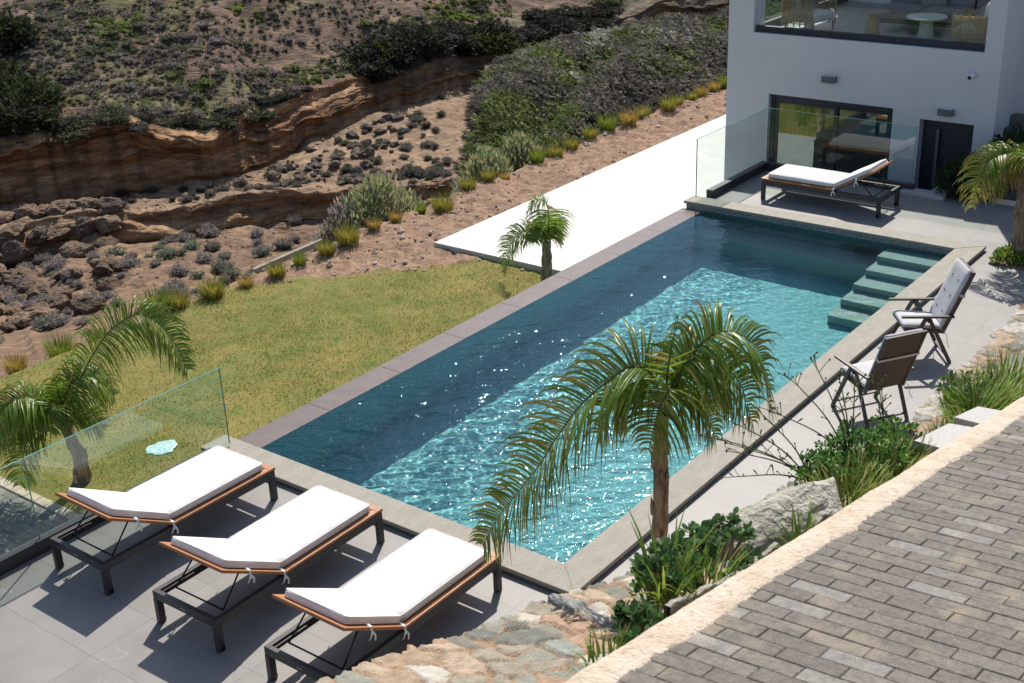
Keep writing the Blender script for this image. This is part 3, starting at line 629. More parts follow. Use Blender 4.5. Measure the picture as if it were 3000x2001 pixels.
# ---- furniture on the upper terrace
FZ = 1.98
def round_table(x, y, h, r, top_m, base_m, lab):
    t = thing('coffee_table', lab, 'table', (x, y, FZ), 0, 'round tables on the upper terrace')
    b = MB(); b.lathe([(r*.5, 0), (r*.5, .01), (r*.36, h*.5), (r*.30, h-.035)], (0, 0, 0), 32); b.build('table_base', base_m, t, smooth=True)
    b = MB(); b.lathe([(.02, h-.034), (r-.015, h-.034), (r, h-.02), (r-.004, h), (.01, h)], (0, 0, 0), 40); b.build('tabletop', top_m, t, bevel=.003)
round_table(13.62, 2.16, .47, .33, M['cream'], M['cream'], 'pale round table with cone base behind the upper terrace glass')
round_table(13.62, 3.08, .50, .27, M['sofa'], M['rattan'], 'darker round table with cone base behind the upper terrace glass')
def pillow(lx, ly, lz, r, puff=.012, n=8, seed=0, ncorner=1.0):
    bm = bmesh.new(); bmesh.ops.create_cube(bm, size=2); bmesh.ops.subdivide_edges(bm, edges=bm.edges, cuts=n, use_grid_fill=True)
    vs = []; fs = [[v.index for v in f.verts] for f in bm.faces]; bm.verts.ensure_lookup_table()
    for v in bm.verts:
        p = np.array(v.co[:]); q_ = p*np.array([lx, ly, lz])/2; inn = np.array([lx, ly, lz])/2-r
        c = np.clip(q_, -inn, inn); d = q_-c; k = np.linalg.norm(d)
        if k > 1e-9: q_ = c+d/k*r
        e = (1-p[0]**2)*(1-p[1]**2)
        q_[2] += np.sign(p[2])*puff*e**.5*(abs(p[2]) > .5) if e > 0 else 0
        q_[2] += .004*noise.noise(Vector(q_)*6+Vector((seed, 0, 0)))+.0035*noise.noise(Vector((q_[0]*14+seed, q_[1]*5, q_[2]))); vs.append(q_)
    bm.free(); return np.array(vs), fs
def put_pillow(name, size, r, m, parent, loc, rot=(0,0,0), **k):
    v, f = pillow(*size, r, **k)
    me = bpy.data.meshes.new(name); me.from_pydata(v.tolist(), [], f); me.polygons.foreach_set('use_smooth', [True]*len(f)); me.materials.append(m)
    o = bpy.data.objects.new(name, me); COL.objects.link(o); o.parent = parent; o.location = loc; o.rotation_euler = rot; return o
def rattan_chair(x, y, rz, lab):
    t = thing('armchair', lab, 'armchair', (x, y, FZ), rz, 'rattan armchairs on the upper terrace')
    b = MB()
    for k in range(15):                         # woven sides and back: horizontal canes on uprights
        z = .16+.028*k
        for s_ in (-.36, .36): b.tube([(-.34, s_, z), (.30, s_, z)], .009, 6)
        b.tube([(-.34, -.36, z), (-.34, .36, z)], .009, 6)
    for k in range(6):
        xx = -.34+.128*k
        for s_ in (-.352, .352): b.tube([(xx, s_, .1), (xx, s_, .58)], .012, 6)
    for k in range(6): b.tube([(-.332, -.36+.144*k, .1), (-.332, -.36+.144*k, .66)], .012, 6)
    b.build('woven_shell', M['rattan'], t, smooth=True)
    for s1 in (-.3, .3):
        for s2 in (-.3, .3):
            b = MB(); b.tube([(s1, s2, 0), (s1*.95, s2, .16)], .016, 8); b.build('leg', M['chairmetal'], t)
    put_pillow('seat_cushion', (.62, .62, .16), .05, M['cream'], t, (.02, 0, .26)); put_pillow('back_cushion', (.16, .62, .46), .06, M['cream'], t, (-.22, 0, .55), (0, R(-12), 0))
    put_pillow('throw_pillow', (.12, .4, .36), .055, M['sofa'], t, (-.08, .08, .5), (0, R(-25), .3))
rattan_chair(14.0, 4.42, R(-100), 'rattan armchair with cream cushions at the left end of the upper terrace')
rattan_chair(13.72, 1.36, R(95), 'rattan armchair half hidden at the right end of the upper terrace')
t = thing('sofa', 'long grey upholstered sofa behind the round tables on the upper terrace', 'sofa', (14.75, 2.2, FZ))
b = MB(); b.box(-.42, .42, -1.15, 1.15, .17, .22); b.build('sofa_frame', M['chairmetal'], t)
for y in (-1.1, -.37, .37, 1.1):
    for x in (-.36, .36): b = MB(); b.tube([(x, y, 0), (x, y, .18)], .014, 8); b.build('leg', M['chairmetal'], t)
for k in range(3):
    put_pillow('seat_cushion', (.82, .75, .2), .05, M['sofa'], t, (-.02, -.765+.765*k, .33)); put_pillow('back_cushion', (.2, .74, .5), .07, M['sofa'], t, (.30, -.765+.765*k, .62), (0, R(14), 0))
for y in (-.95, .3): put_pillow('throw_pillow', (.13, .44, .4), .06, M['greycushion'] if y < 0 else M['sofa'], t, (.12, y, .58), (0, R(22), .2))

# ---- dining set just inside the sliding door
t = thing('dining_table', 'dark round dining table just inside the sliding glass door', 'table', (14.15, 3.35, LO))
b = MB(); b.lathe([(.26, 0), (.26, .02), (.05, .05), (.04, .69)], (0, 0, 0), 28); b.build('pedestal', M['dark'], t, smooth=True)
b = MB(); b.lathe([(.02, .69), (.53, .69), (.55, .705), (.54, .725), (.02, .725)], (0, 0, 0), 40); b.build('tabletop', M['dark'], t, bevel=.003)
t = thing('dining_chair', 'dark dining chair with a curved back just inside the sliding glass door', 'chair', (14.0, 2.72, LO), R(150))
for x in (-.2, .2):
    for y in (-.2, .2): b = MB(); b.tube([(x*1.15, y*1.15, 0), (x, y, .44)], .014, 8); b.build('leg', M['dark'], t)
put_pillow('seat', (.48, .48, .06), .025, M['sling'], t, (0, 0, .46))
b = MB(); b.tube([(.24*math.cos(a), .26*math.sin(a), .80-.10*math.cos(a)) for a in [R(55+12*k) for k in range(22)]], .022, 8)
for a in (R(60), R(120), R(180), R(240), R(300)): b.tube([(.22*math.cos(a), .24*math.sin(a), .45), (.24*math.cos(a), .26*math.sin(a), .80-.10*math.cos(a))], .011, 6)
b.build('curved_back', M['dark'], t, smooth=True)

# ================================================================== SUNBEDS
TILT = R(30)
def make_lounger():
    t = thing('sun_lounger', '', 'sun lounger')
    H = .315
    b = MB()
    for s_ in (-1, 1): b.box(.0, 2.0, s_*.365-.022, s_*.365+.022, H-.075, H)
    b.box(0, .045, -.343, .343, H-.07, H-.004); b.box(1.955, 2.0, -.343, .343, H-.075, H); b.box(1.16, 1.2, -.343, .343, H-.06, H-.01); b.box(.6, .63, -.343, .343, H-.05, H-.01)
    b.build('frame', M['dark'], t, bevel=.004)
    for x in (.03, 1.97):
        for s_ in (-1, 1):
            b = MB(); b.bar((x, s_*.365, 0), (x, s_*.365, H-.076), .046, .066, (1, 0, 0)); lg = b.build('leg', M['dark'], t, bevel=.004)
            if x > 1: b = MB(); b.tube([(x-.012, s_*.365-.026, .028), (x-.012, s_*.365+.026, .028)], .022, 14); b.build('castor', M['lens'], lg)
    b = MB(); b.box(2.0005, 2.0035, -.03, .03, H-.045, H-.033); b.build('badge', M['steel'], t)
    def deck(b, x0, x1):
        b.box(x0, x0+.07, -.385, .385, 0, .026); b.box(x1-.07, x1, -.385, .385, 0, .026)
        for s_ in (-1, 1): b.box(x0+.07, x1-.07, s_*.35-.035, s_*.35+.035, 0, .026)
        b.box(x0+.07, x1-.07, -.03, .03, .001, .024)
        n_ = int((x1-x0-.2)/.075)
        for k in range(n_):
            xa = x0+.105+k*(x1-x0-.21)/n_
            for ya, yb in ((-.315, -.03), (.03, .315)): b.box(xa, xa+(x1-x0-.21)/n_-.006, ya, yb, .002, .022)
    b = MB(); deck(b, -.015, 1.215); o = b.build('slat_deck', M['teak'], t, bevel=.003); o.location = (0, 0, H+.002)
    bk_ = bpy.data.objects.new('backrest', None)
    b = MB(); deck(b, .004, .745); bk = b.build('backrest', M['teak'], t, bevel=.003); bk.location = (1.222, 0, H+.004); bk.rotation_euler = (0, -TILT, 0)
    b = MB()
    for s_ in (-1, 1):
        p0 = Vector((1.222+.42*math.cos(TILT), s_*.26, H+.42*math.sin(TILT))); b.tube([p0, (1.83, s_*.29, H-.03)], .008, 8)
        b.tube([(1.222+.12, s_*.26, H+.06), (1.222+.42*math.cos(TILT), s_*.26, H+.42*math.sin(TILT))], .007, 6)
    b.tube([(1.83, -.29, H-.03), (1.83, .29, H-.03)], .008, 8); b.build('support_strut', M['lens'], t, smooth=True)
    for s_ in (-1, 1):
        b = MB(); b.box(1.6, 1.95, s_*.331-.01, s_*.331+.01, H-.05, H-.02); b.build('ratchet_rail', M['dark'], t)
    def rim(lx, ly, z, r=.005):
        p = []; rr = .04
        for cx, cy, a0 in ((lx/2-rr, ly/2-rr, 0), (-lx/2+rr, ly/2-rr, 90), (-lx/2+rr, -ly/2+rr, 180), (lx/2-rr, -ly/2+rr, 270)):
            for k in range(5): a = R(a0+22.5*k); p.append((cx+rr*math.cos(a), cy+rr*math.sin(a), z))
        return p+[p[0]]
    cu = put_pillow('seat_cushion', (1.13, .66, .075), .03, M['cushion'], t, (.645, 0, H+.07), n=12, puff=.010)
    b = MB(); b.tube(rim(1.13, .66, .026), .0045, 6); b.tube(rim(1.13, .66, -.026), .0045, 6); b.build('piping', M['cushion'], cu, smooth=True)
    cb = put_pillow('back_cushion', (.685, .66, .075), .03, M['cushion'], t, (1.222+.345*math.cos(TILT)-.067*math.sin(TILT), 0, H+.345*math.sin(TILT)+.067*math.cos(TILT)), (0, -TILT, 0), n=10, puff=.010, seed=5)
    b = MB(); b.tube(rim(.685, .66, .026), .0045, 6); b.tube(rim(.685, .66, -.026), .0045, 6); b.build('piping', M['cushion'], cb, smooth=True)
    for x, z in ((1.225, H+.03), (1.222+.42*math.cos(TILT), H+.03+.42*math.sin(TILT))):
        for s_ in (-1, 1):
            b = MB(); y = s_*.388
            def rib(pts, wd):
                vs = []
                for p in pts: vs += [(p[0]-wd, p[1], p[2]), (p[0]+wd, p[1], p[2])]
                b.add(vs, [(2*i, 2*i+1, 2*i+3, 2*i+2) for i in range(len(pts)-1)])
            rib([(x, y-s_*.05, z+.02), (x, y, z+.012), (x+.004, y+s_*.006, z-.03), (x+.001, y+s_*.012, z-.06)], .011)
            rib([(x+.005, y+s_*.008, z-.025), (x+.03, y+s_*.02, z-.055), (x+.045, y+s_*.012, z-.085)], .009)
            rib([(x-.002, y+s_*.008, z-.03), (x-.018, y+s_*.018, z-.07), (x-.014, y+s_*.016, z-.115)], .009)
            b.build('tie', M['cushion'], t, recalc=False)
    return t
lg = make_lounger()
spots = [(-.535, .665, R(180), 'white-cushioned teak sunbed nearest the rubble wall, closest of the row of three'),
         (-.535, 2.03, R(180), 'middle white-cushioned teak sunbed of the row of three'),
         (-.535, 3.43, R(180), 'white-cushioned teak sunbed right beside the near glass balustrade'),
         (10.92, 3.50, R(-90), 'single white-cushioned sunbed inside the far glass balustrade by the villa')]
src = lg
for i, (x, y, rz, lab) in enumerate(spots):
    o = lg if i == 0 else copy_tree(src)
    o.location = (x, y, -.07); o.rotation_euler = (0, 0, rz+(0, .012, -.008, 0)[i]); tag(o, lab, 'sun lounger', 'teak and metal sunbeds round the pool')

# ================================================================== FOLDING CHAIRS
def make_chair():
    t = thing('folding_chair', '', 'chair')
    mt = M['chairmetal']
    for s_ in (-1, 1):
        y = s_*.275
        b = MB(); b.bar((.31, y, 0), (.03, y, .575), .028, .046, (1, 0, 0)); b.build('leg', mt, t, bevel=.006)
        b = MB(); b.bar((-.30, y-s_*.03, 0), (-.01, y-s_*.03, .575), .028, .044, (1, 0, 0)); b.build('leg', mt, t, bevel=.006)
        b = MB(); b.bar((.31, y, .602), (-.29, y, .585), .05, .026); b.build('armrest', mt, t, bevel=.009, seg=3)
        b = MB(); b.bar((.01, y-.02*s_, .595), (-.02, y-.02*s_, .52), .04, .05); b.build('hinge_plate', M['lens'], t, bevel=.008)
    b = MB(); b.bar((-.262, -.245, .075), (-.262, .245, .075), .03, .018); b.build('stretcher', mt, t, bevel=.004)
    b = MB(); b.bar((.265, -.275, .09), (.265, .275, .09), .03, .018); b.build('stretcher', mt, t, bevel=.004)
    A, B = Vector((-.19, 0, .39)), Vector((-.47, 0, 1.09))
    b = MB()
    for s_ in (-1, 1):
        o_ = Vector((0, s_*.235, 0)); b.bar((.25, s_*.235, .43), (-.21, s_*.235, .385), .026, .04); b.bar(A+o_, B+o_, .026, .04, (1, 0, 0))
    b.bar((.25, -.248, .43), (.25, .248, .43), .024, .03); b.bar(B+V(0, -.25, 0), B+V(0, .25, 0), .026, .036, (1, 0, 0)); b.build('chair_frame', mt, t, bevel=.006)
    n_ = (B-A).normalized(); nn = Vector((n_.z, 0, -n_.x))
    b = MB(); vs = []
    for k in range(9):
        p = A.lerp(B, k/8)-nn*.0+nn*(-.012*math.sin(math.pi*k/8))
        vs += [(p.x, -.225, p.z), (p.x-.006, 0, p.z), (p.x, .225, p.z)]
    b.add(vs, [(3*k+j, 3*k+j+1, 3*k+j+4, 3*k+j+3) for k in range(8) for j in (0, 1)]); o = b.build('sling_back', M['sling'], t, smooth=True, recalc=False)
    b = MB(); vs = []
    for k in range(5):
        x = .24-.43*k/4; z = .43-.045*k/4-.012*math.sin(math.pi*k/4); vs += [(x, -.225, z), (x, .225, z)]
    b.add(vs, [(2*k, 2*k+1, 2*k+3, 2*k+2) for k in range(4)]); b.build('sling_seat', M['sling'], t, smooth=True, recalc=False)
    sc = put_pillow('seat_cushion', (.47, .46, .05), .022, M['greycushion'], t, (.035, 0, .45), (0, R(-5), 0), n=10, puff=.012)
    mid = A.lerp(B, .52)+nn*.038; ang = math.atan2(B.x-A.x, B.z-A.z)
    bc = put_pillow('back_cushion', (.05, .46, .74), .022, M['greycushion'], t, mid, (0, ang, 0), n=10, puff=.0)
    for zz in (-.2, 0, .2):
        for yy in (-.1, .1):
            b = MB(); b.lathe([(.001, 0), (.012, .001), (.012, .004), (.001, .007)], (0, 0, 0), 10); o = b.build('button', M['sling'], bc, smooth=True); o.location = (.026, yy, zz); o.rotation_euler = (0, R(90), 0)
    b = MB(); p = A.lerp(B, .62)-nn*.03
    b.bar(p+V(0, -.25, 0), p+V(0, .25, 0), .004, .03, (n_.x, 0, n_.z)); b.bar(p+V(0, -.25, 0), p+V(0, -.25, 0)+nn*.06, .03, .004, (0, 1, 0)); b.bar(p+V(0, .25, 0), p+V(0, .25, 0)+nn*.06, .03, .004, (0, 1, 0)); b.build('cushion_strap', M['greycushion'], t)
    b = MB()
    for s_ in (-1, 1): b.tube([(-.19, s_*.24, .42), (-.22, s_*.29, .36), (-.23, s_*.30, .27), (-.25, s_*.33, .22)], .004, 5)
    b.build('tie', M['greycushion'], t)
    return t
ch = make_chair()
for i, (x, y, rz, lab) in enumerate([(6.02, -.85, R(127), 'tall folding garden chair with light grey cushion facing the pool by the steps'),
                                      (4.30, -1.0, R(58), 'folding garden chair seen from behind, its taupe sling back towards the weeds')]):
    o = ch if i == 0 else copy_tree(ch)
    o.location = (x, y, -.07); o.rotation_euler = (0, 0, rz); tag(o, lab, 'chair', 'folding chairs on the patio')

# ================================================================== PALMS
def spline(pts, n):
    pts = [Vector(p) for p in pts]; P_ = [pts[0]*2-pts[1]]+pts+[pts[-1]*2-pts[-2]]; out = []
    for i in range(n):
        t = i/(n-1)*(len(pts)-1); k = min(int(t), len(pts)-2); f = t-k
        a, b_, c, d = P_[k:k+4]; out.append(.5*((2*b_)+(c-a)*f+(2*a-5*b_+4*c-d)*f*f+(3*b_-a-3*c+d)*f**3))
    return out
def frond(name, parent, pts, leaf, npair=58, droop=1.0, dry=.25, seed=0, start=.12, wid=.0085, twist=0, dens=1.6):
    rr = random.Random(seed); b = MB(); N_ = 60; npair = int(npair*dens); leaf *= 1.15; droop *= 1.25; sp = spline(pts, N_)
    b.tube(sp, [max(.0028, .011*(1-i/N_)**.8) for i in range(N_)], 6, (.17, .19, .05))
    for k in range(npair):
        u = start+(1-start)*(k+.5)/npair; i = min(int(u*(N_-1)), N_-2); p = sp[i].lerp(sp[i+1], u*(N_-1)-i)
        d = (sp[i+1]-sp[i]).normalized(); side = d.cross(Vector((0, 0, 1)))
        if side.length < .15: side = Vector((.6, -.8, 0))
        side.normalize(); nrm = side.cross(d); side = side*math.cos(twist)+nrm*math.sin(twist); nrm = side.cross(d)
        ln = leaf*(.22+.83*max(0, math.sin(math.pi*min(1, .17+u*.80)))**.75)*rr.uniform(.85, 1.12)*(1 if u < .9 else .8)
        for s_ in (-1, 1):
            if rr.random() < .03: continue
            dirv = (side*s_*(.95)+d*rr.uniform(.22, .52)+nrm*rr.uniform(-.05, .45)).normalized()
            q_ = p.copy(); seg = 6; vs = []; g0 = droop*rr.uniform(.75, 1.3)*(1+1.3*max(0, dirv.z))
            dryleaf = rr.random() < dry*.5; tone = rr.uniform(.75, 1.2)
            base_c = (.19*tone, .30*tone, .035*tone) if not dryleaf else (.38*tone, .32*tone, .08*tone)
            cols = []
            for j in range(seg+1):
                t = j/seg; wv = wid*(.35+.65*math.sin(math.pi*min(1, .15+t*.62)))*(1-t**3)+.0008
                wdir = dirv.cross(nrm if abs(dirv.dot(nrm)) < .9 else d).normalized()
                up_ = wdir.cross(dirv)
                vs += [q_-wdir*wv-up_*wv*.35*-1, q_, q_+wdir*wv+up_*wv*.35]
                if j < seg:
                    q_ = q_+dirv*ln/seg; dirv = (dirv+Vector((rr.uniform(-.06, .06), rr.uniform(-.06, .06), -.30*g0*(.35+t)))).normalized()
                    tipf = max(0, (t-.62)/.38)*dry*2.2+max(0, u-.72)*2.2*dry; tipf = min(1, tipf)
                    cols.append(tuple(base_c[c]*(1-tipf)+(.42, .30, .13)[c]*tipf for c in range(3)))
            n0 = len(b.v); b.v.extend([tuple(v) for v in vs])
            for j in range(seg):
                for e in (0, 1): b.f.append((n0+3*j+e, n0+3*j+e+1, n0+3*j+e+4, n0+3*j+e+3)); b.c.append(cols[j])
    return b.build(name, M['leaf'], parent, smooth=True, recalc=False)
def palm(label, base, trunk, rad, fronds, leaf, seed=0, dry=.25, boots=10):
    bx, by, bz = base; t = thing('palm_tree', label, 'palm', base, 0, 'young feather palms')
    loc = lambda p: (p[0]-bx, p[1]-by, p[2]-bz); rr = random.Random(seed)
    sp = spline([loc(p) for p in trunk], 26)
    b = MB(); nn = 14; vs = []
    for i, p in enumerate(sp):
        u = i/25
        for k in range(nn):
            a = 2*math.pi*k/nn; r = rad*(1.18-.35*u)*(1+.10*math.sin(a*3+u*9)+.12*float(vnoise(a*1.9, u*16, seed)))*(1.15 if u < .08 else 1)
            vs.append((p.x+r*math.cos(a), p.y+r*math.sin(a), p.z))
    b.add(vs, [(i*nn+k, i*nn+(k+1) % nn, (i+1)*nn+(k+1) % nn, (i+1)*nn+k) for i in range(25) for k in range(nn)])
    tr = b.build('trunk', M['bark'], t, smooth=True)
    for k in range(boots):                       # old leaf bases clasping the trunk
        u = rr.uniform(.05, .95); p = sp[int(u*25)]; a = rr.uniform(0, 6.28); r = rad*(1.1-.3*u); h = rr.uniform(.12, .3)*max(.5, rad/.06)*.7
        pts = [Vector((p.x+math.cos(a)*r*.95, p.y+math.sin(a)*r*.95, p.z)), Vector((p.x+math.cos(a)*r*1.12, p.y+math.sin(a)*r*1.12, p.z+h*.5)), Vector((p.x+math.cos(a)*r*1.25, p.y+math.sin(a)*r*1.25, p.z+h))]
        bb = MB(); bb.tube(pts, [rad*.42, rad*.32, rad*.07], 7); bb.build('leaf_base', M['bark'], tr, smooth=True)
    for i, f in enumerate(fronds):
        pts, kw = f; frond('frond', t, [loc(p) for p in pts], kw.pop('leaf', leaf), seed=seed*31+i, dry=kw.pop('dry', dry), **kw)
    return t
palm('young palm growing out of the rubble wall in front of the pool', (-1.083,-1.613,1.127),
     [(-1.083,-1.613,1.127), (-1.083,-1.613,1.558), (-1.088,-1.613,2.043), (-1.077,-1.623,2.377)], .051, [
    ([(-1.077,-1.623,2.312),(-1.110,-1.570,2.635),(-1.185,-1.451,2.721),(-1.260,-1.311,2.614),(-1.357,-1.139,2.420),(-1.443,-0.999,2.172),(-1.508,-0.891,1.957),(-1.583,-0.751,1.730),(-1.659,-0.622,1.515),(-1.734,-0.536,1.300)], dict(dens=1.5, twist=0.42, npair=74, droop=.8, leaf=.52, start=.1)),
    ([(-1.066,-1.634,2.312),(-1.023,-1.666,2.603),(-0.959,-1.742,2.764),(-0.883,-1.828,2.894),(-0.776,-1.925,2.937),(-0.668,-2.033,2.850),(-0.603,-2.097,2.646),(-0.539,-2.151,2.312)], dict(dens=1.15, twist=-0.42, npair=62, droop=1.0, leaf=.43)),
    ([(-1.066,-1.634,2.312),(-1.034,-1.699,2.592),(-1.002,-1.742,2.743),(-0.937,-1.850,2.786),(-0.862,-1.957,2.721),(-0.797,-2.054,2.570),(-0.754,-2.119,2.312)], dict(dens=1.15, twist=-0.5, npair=54, droop=1.05, leaf=.42)),
    ([(-1.066,-1.634,2.312),(-1.120,-1.720,2.56),(-1.206,-1.742,2.63),(-1.314,-1.720,2.50),(-1.37,-1.69,2.25)], dict(dens=1.2, twist=.3, npair=34, droop=1.2, leaf=.36, dry=.5)),
    ([(-1.066,-1.634,2.312),(-1.03,-1.69,2.53),(-.98,-1.78,2.56),(-.93,-1.87,2.42),(-.90,-1.92,2.2)], dict(dens=1.2, twist=-.3, npair=34, droop=1.2, leaf=.36, dry=.5)),
    ([(-1.077,-1.623,2.312),(-1.13,-1.56,2.55),(-1.20,-1.47,2.60),(-1.29,-1.36,2.48),(-1.36,-1.28,2.25)], dict(dens=1.2, twist=.3, npair=34, droop=1.2, leaf=.36, dry=.4)),
    ([(-1.072,-1.629,2.333),(-1.068,-1.65,2.72),(-1.03,-1.70,3.10)], dict(dens=1, twist=0, npair=12, droop=.02, leaf=.16, start=.30, dry=.05))], .38, seed=3, dry=.30, boots=16)
palm('small palm at the corner of the white terrace beside the pool overflow edge', (8.04, 6.01, -1.2),
     [(8.04,6.01,-1.22),(8.05,6.0,-.9),(8.05,5.99,-.52)], .072, [
    ([(8.05,5.99,-.56),(8.08,5.98,-.35),(8.09,5.96,-.07),(8.05,6.0,.15),(7.96,6.11,.16),(7.88,6.22,-.02)], dict(twist=0, npair=46, droop=.8, leaf=.36)),
    ([(8.05,5.99,-.56),(8.0,6.06,-.38),(7.92,6.20,-.32),(7.83,6.36,-.38),(7.76,6.48,-.55),(7.72,6.55,-.80),(7.70,6.60,-1.05)], dict(twist=0.6, npair=46, droop=.85, leaf=.34)),
    ([(8.06,5.99,-.56),(8.09,5.98,-.40),(8.14,5.93,-.25),(8.2,5.88,-.37),(8.24,5.84,-.60)], dict(twist=-0.5, npair=34, droop=.9, leaf=.30)),
    ([(8.05,5.99,-.56),(7.98,5.98,-.35),(7.88,6.0,-.30),(7.8,6.02,-.45)], dict(twist=0.3, npair=26, droop=.9, leaf=.28)),
    ([(8.05,5.99,-.56),(8.15,6.02,-.3),(8.28,6.03,-.2),(8.4,6.02,-.4)], dict(twist=-0.3, npair=26, droop=.9, leaf=.28))], .34, seed=5, dry=.25)
palm('palm on the lawn behind the near glass balustrade, with long drooping fronds', (-.28, 6.85, -1.2),
     [(-.28,6.85,-1.22),(-.27,6.84,-.8),(-.35,6.90,-.40)], .080, [
    ([(-.34,6.89,-.46),(-.22,6.81,-.09),(.01,6.65,.36),(.24,6.48,.68),(.48,6.31,.80),(.67,6.18,.64),(.79,6.1,.33),(.86,6.05,.02)], dict(twist=-0.6, npair=95, droop=1.2, leaf=.50, start=.05)),
    ([(-.34,6.90,-.46),(-.45,6.99,-.22),(-.62,7.13,-.20),(-.80,7.27,-.34),(-.98,7.42,-.62)], dict(twist=0.5, npair=50, droop=.9, leaf=.42)),
    ([(-.36,6.90,-.46),(-.53,6.99,-.31),(-.70,7.07,-.46),(-.82,7.12,-.74),(-.9,7.14,-1.05)], dict(twist=0.5, npair=44, droop=.8, leaf=.38)),
    ([(-.34,6.89,-.46),(-.25,6.80,-.27),(-.10,6.72,-.33),(0.0,6.66,-.58)], dict(twist=-0.4, npair=36, droop=.9, leaf=.36)),
    ([(-.34,6.89,-.46),(-.42,6.80,-.15),(-.55,6.72,-.10),(-.70,6.66,-.3)], dict(twist=0.3, npair=36, droop=.9, leaf=.36)),
    ([(-.34,6.89,-.46),(-.3,6.86,-.1),(-.15,6.78,.12),(.05,6.7,.05),(.2,6.62,-.2)], dict(twist=-0.5, npair=50, droop=1.1, leaf=.44)),
    ([(-.36,6.9,-.46),(-.55,6.95,-.05),(-.8,7.02,.05),(-1.05,7.1,-.1),(-1.25,7.15,-.4)], dict(twist=0.5, npair=56, droop=1.1, leaf=.44)),
    ([(-.34,6.89,-.46),(-.45,7.1,-.2),(-.5,7.35,-.15),(-.5,7.6,-.35)], dict(twist=0.4, npair=40, droop=1.0, leaf=.42)),
    ([(-.34,6.89,-.44),(-.34,6.89,.0),(-.36,6.91,.2)], dict(twist=0, npair=14, droop=.1, leaf=.16, start=.3))], .42, seed=7, dry=.18)
palm('palm with yellowing fronds in the small planting bed beside the far patio', (9.83, -.84, -.07),
     [(9.83,-.84,-.09),(9.80,-.80,.42),(9.78,-.77,.94),(9.77,-.76,1.22)], .085, [
    ([(9.77,-.76,1.18),(9.70,-.67,1.42),(9.58,-.52,1.45),(9.45,-.36,1.34),(9.38,-.27,1.08),(9.36,-.25,.72)], dict(twist=0.5, npair=54, droop=1.1, leaf=.40, dry=.75)),
    ([(9.78,-.76,1.18),(9.76,-.72,1.38),(9.68,-.58,1.32),(9.61,-.46,1.10),(9.57,-.4,.80)], dict(twist=0.5, npair=44, droop=1.1, leaf=.36, dry=.6)),
    ([(9.77,-.76,1.18),(9.85,-.85,1.46),(9.95,-1.0,1.42),(10.0,-1.12,1.1)], dict(twist=-0.4, npair=44, droop=1.0, leaf=.38)),
    ([(9.77,-.76,1.18),(9.70,-.86,1.42),(9.55,-1.02,1.40),(9.42,-1.15,1.12)], dict(twist=0.3, npair=44, droop=1.0, leaf=.38)),
    ([(9.77,-.76,1.18),(9.9,-.6,1.4),(10.05,-.42,1.35),(10.15,-.3,1.0)], dict(twist=-0.3, npair=44, droop=1.0, leaf=.38))], .38, seed=9, dry=.4)

# ================================================================== GRASS TUFTS, SHRUBS
def strip_blade(b, p, dirh, ln, wd, bend, col0, col1, seg=3):
    vs = []; d = Vector((dirh[0]*.25, dirh[1]*.25, 1)).normalized(); q_ = Vector(p); sd_ = Vector((-dirh[1], dirh[0], 0))
    for j in range(seg+1):
        t = j/seg; wv = wd*(1-t)**.7+.0006; vs += [q_-sd_*wv, q_+sd_*wv]
        q_ = q_+d*ln/seg; d = (d+Vector((dirh[0], dirh[1], -.25))*bend).normalized()
    n0 = len(b.v); b.v.extend([tuple(v) for v in vs])
    for j in range(seg):
        t = (j+.5)/seg; b.f.append((n0+2*j, n0+2*j+1, n0+2*j+3, n0+2*j+2)); b.c.append(tuple(col0[c]*(1-t)+col1[c]*t for c in range(3)))
def tuft_mesh(seed, n, ln, rad, wd, c0, c1, bend=.22, mixc=None):
    rr = random.Random(seed); b = MB()
    for k in range(n):
        a = rr.uniform(0, 6.283); r = rad*rr.random()**.6; t = rr.uniform(.75, 1.25)
        ca = [x*t for x in c0]; cb_ = [x*t for x in (mixc if mixc and rr.random() < .4 else c1)]
        aa_ = a+rr.uniform(-.7, .7); strip_blade(b, (r*math.cos(a), r*math.sin(a), -.02), (math.cos(aa_), math.sin(aa_)), ln*rr.uniform(.6, 1.15), wd, bend*rr.uniform(.3, 1.5), ca, cb_)
    return b
GRN0, GRN1, ORG0, ORG1 = (.16,.20,.025), (.25,.34,.035), (.27,.24,.05), (.56,.37,.09)
F23 = 3000/2351
tufts = [(30,815,.26,'o'),(137,795,.42,'g'),(225,757,.28,'m'),(358,718,.46,'g'),(410,703,.32,'m'),(490,682,.34,'m'),(566,657,.20,'o'),(637,636,.26,'m'),(690,610,.26,'g'),(750,584,.26,'m'),
 (800,562,.36,'m'),(860,531,.20,'o'),(910,509,.20,'o'),(968,487,.20,'g'),(1018,482,.34,'m'),(1075,438,.26,'m'),(1122,421,.24,'m'),(1160,409,.16,'o'),(1235,373,.34,'g'),(1276,358,.28,'m'),
 (1312,341,.28,'m'),(1355,321,.28,'m'),(1395,304,.42,'g'),(1443,293,.34,'o'),(1475,273,.30,'m'),(1535,256,.34,'m'),(1556,247,.26,'m'),(1590,231,.22,'m'),(1610,223,.26,'o'),(1640,209,.26,'o'),(1662,201,.34,'g')]
def pix_ray(px_, py_):
    return (fw+rt*((px_-1500)/3805.4)-up*((py_-1000.5)/3805.4))
kinds = {'o': ('orange', [tuft_mesh(100+k, 330, .30, .15, .0045, ORG0, ORG1, .16) for k in range(2)]), 'g': ('green', [tuft_mesh(110+k, 330, .42, .14, .0055, GRN0, GRN1, .16) for k in range(2)]),
         'm': ('two-toned', [tuft_mesh(120+k, 340, .32, .15, .005, ORG0, GRN1, .16, ORG1) for k in range(3)])}
protos = {}
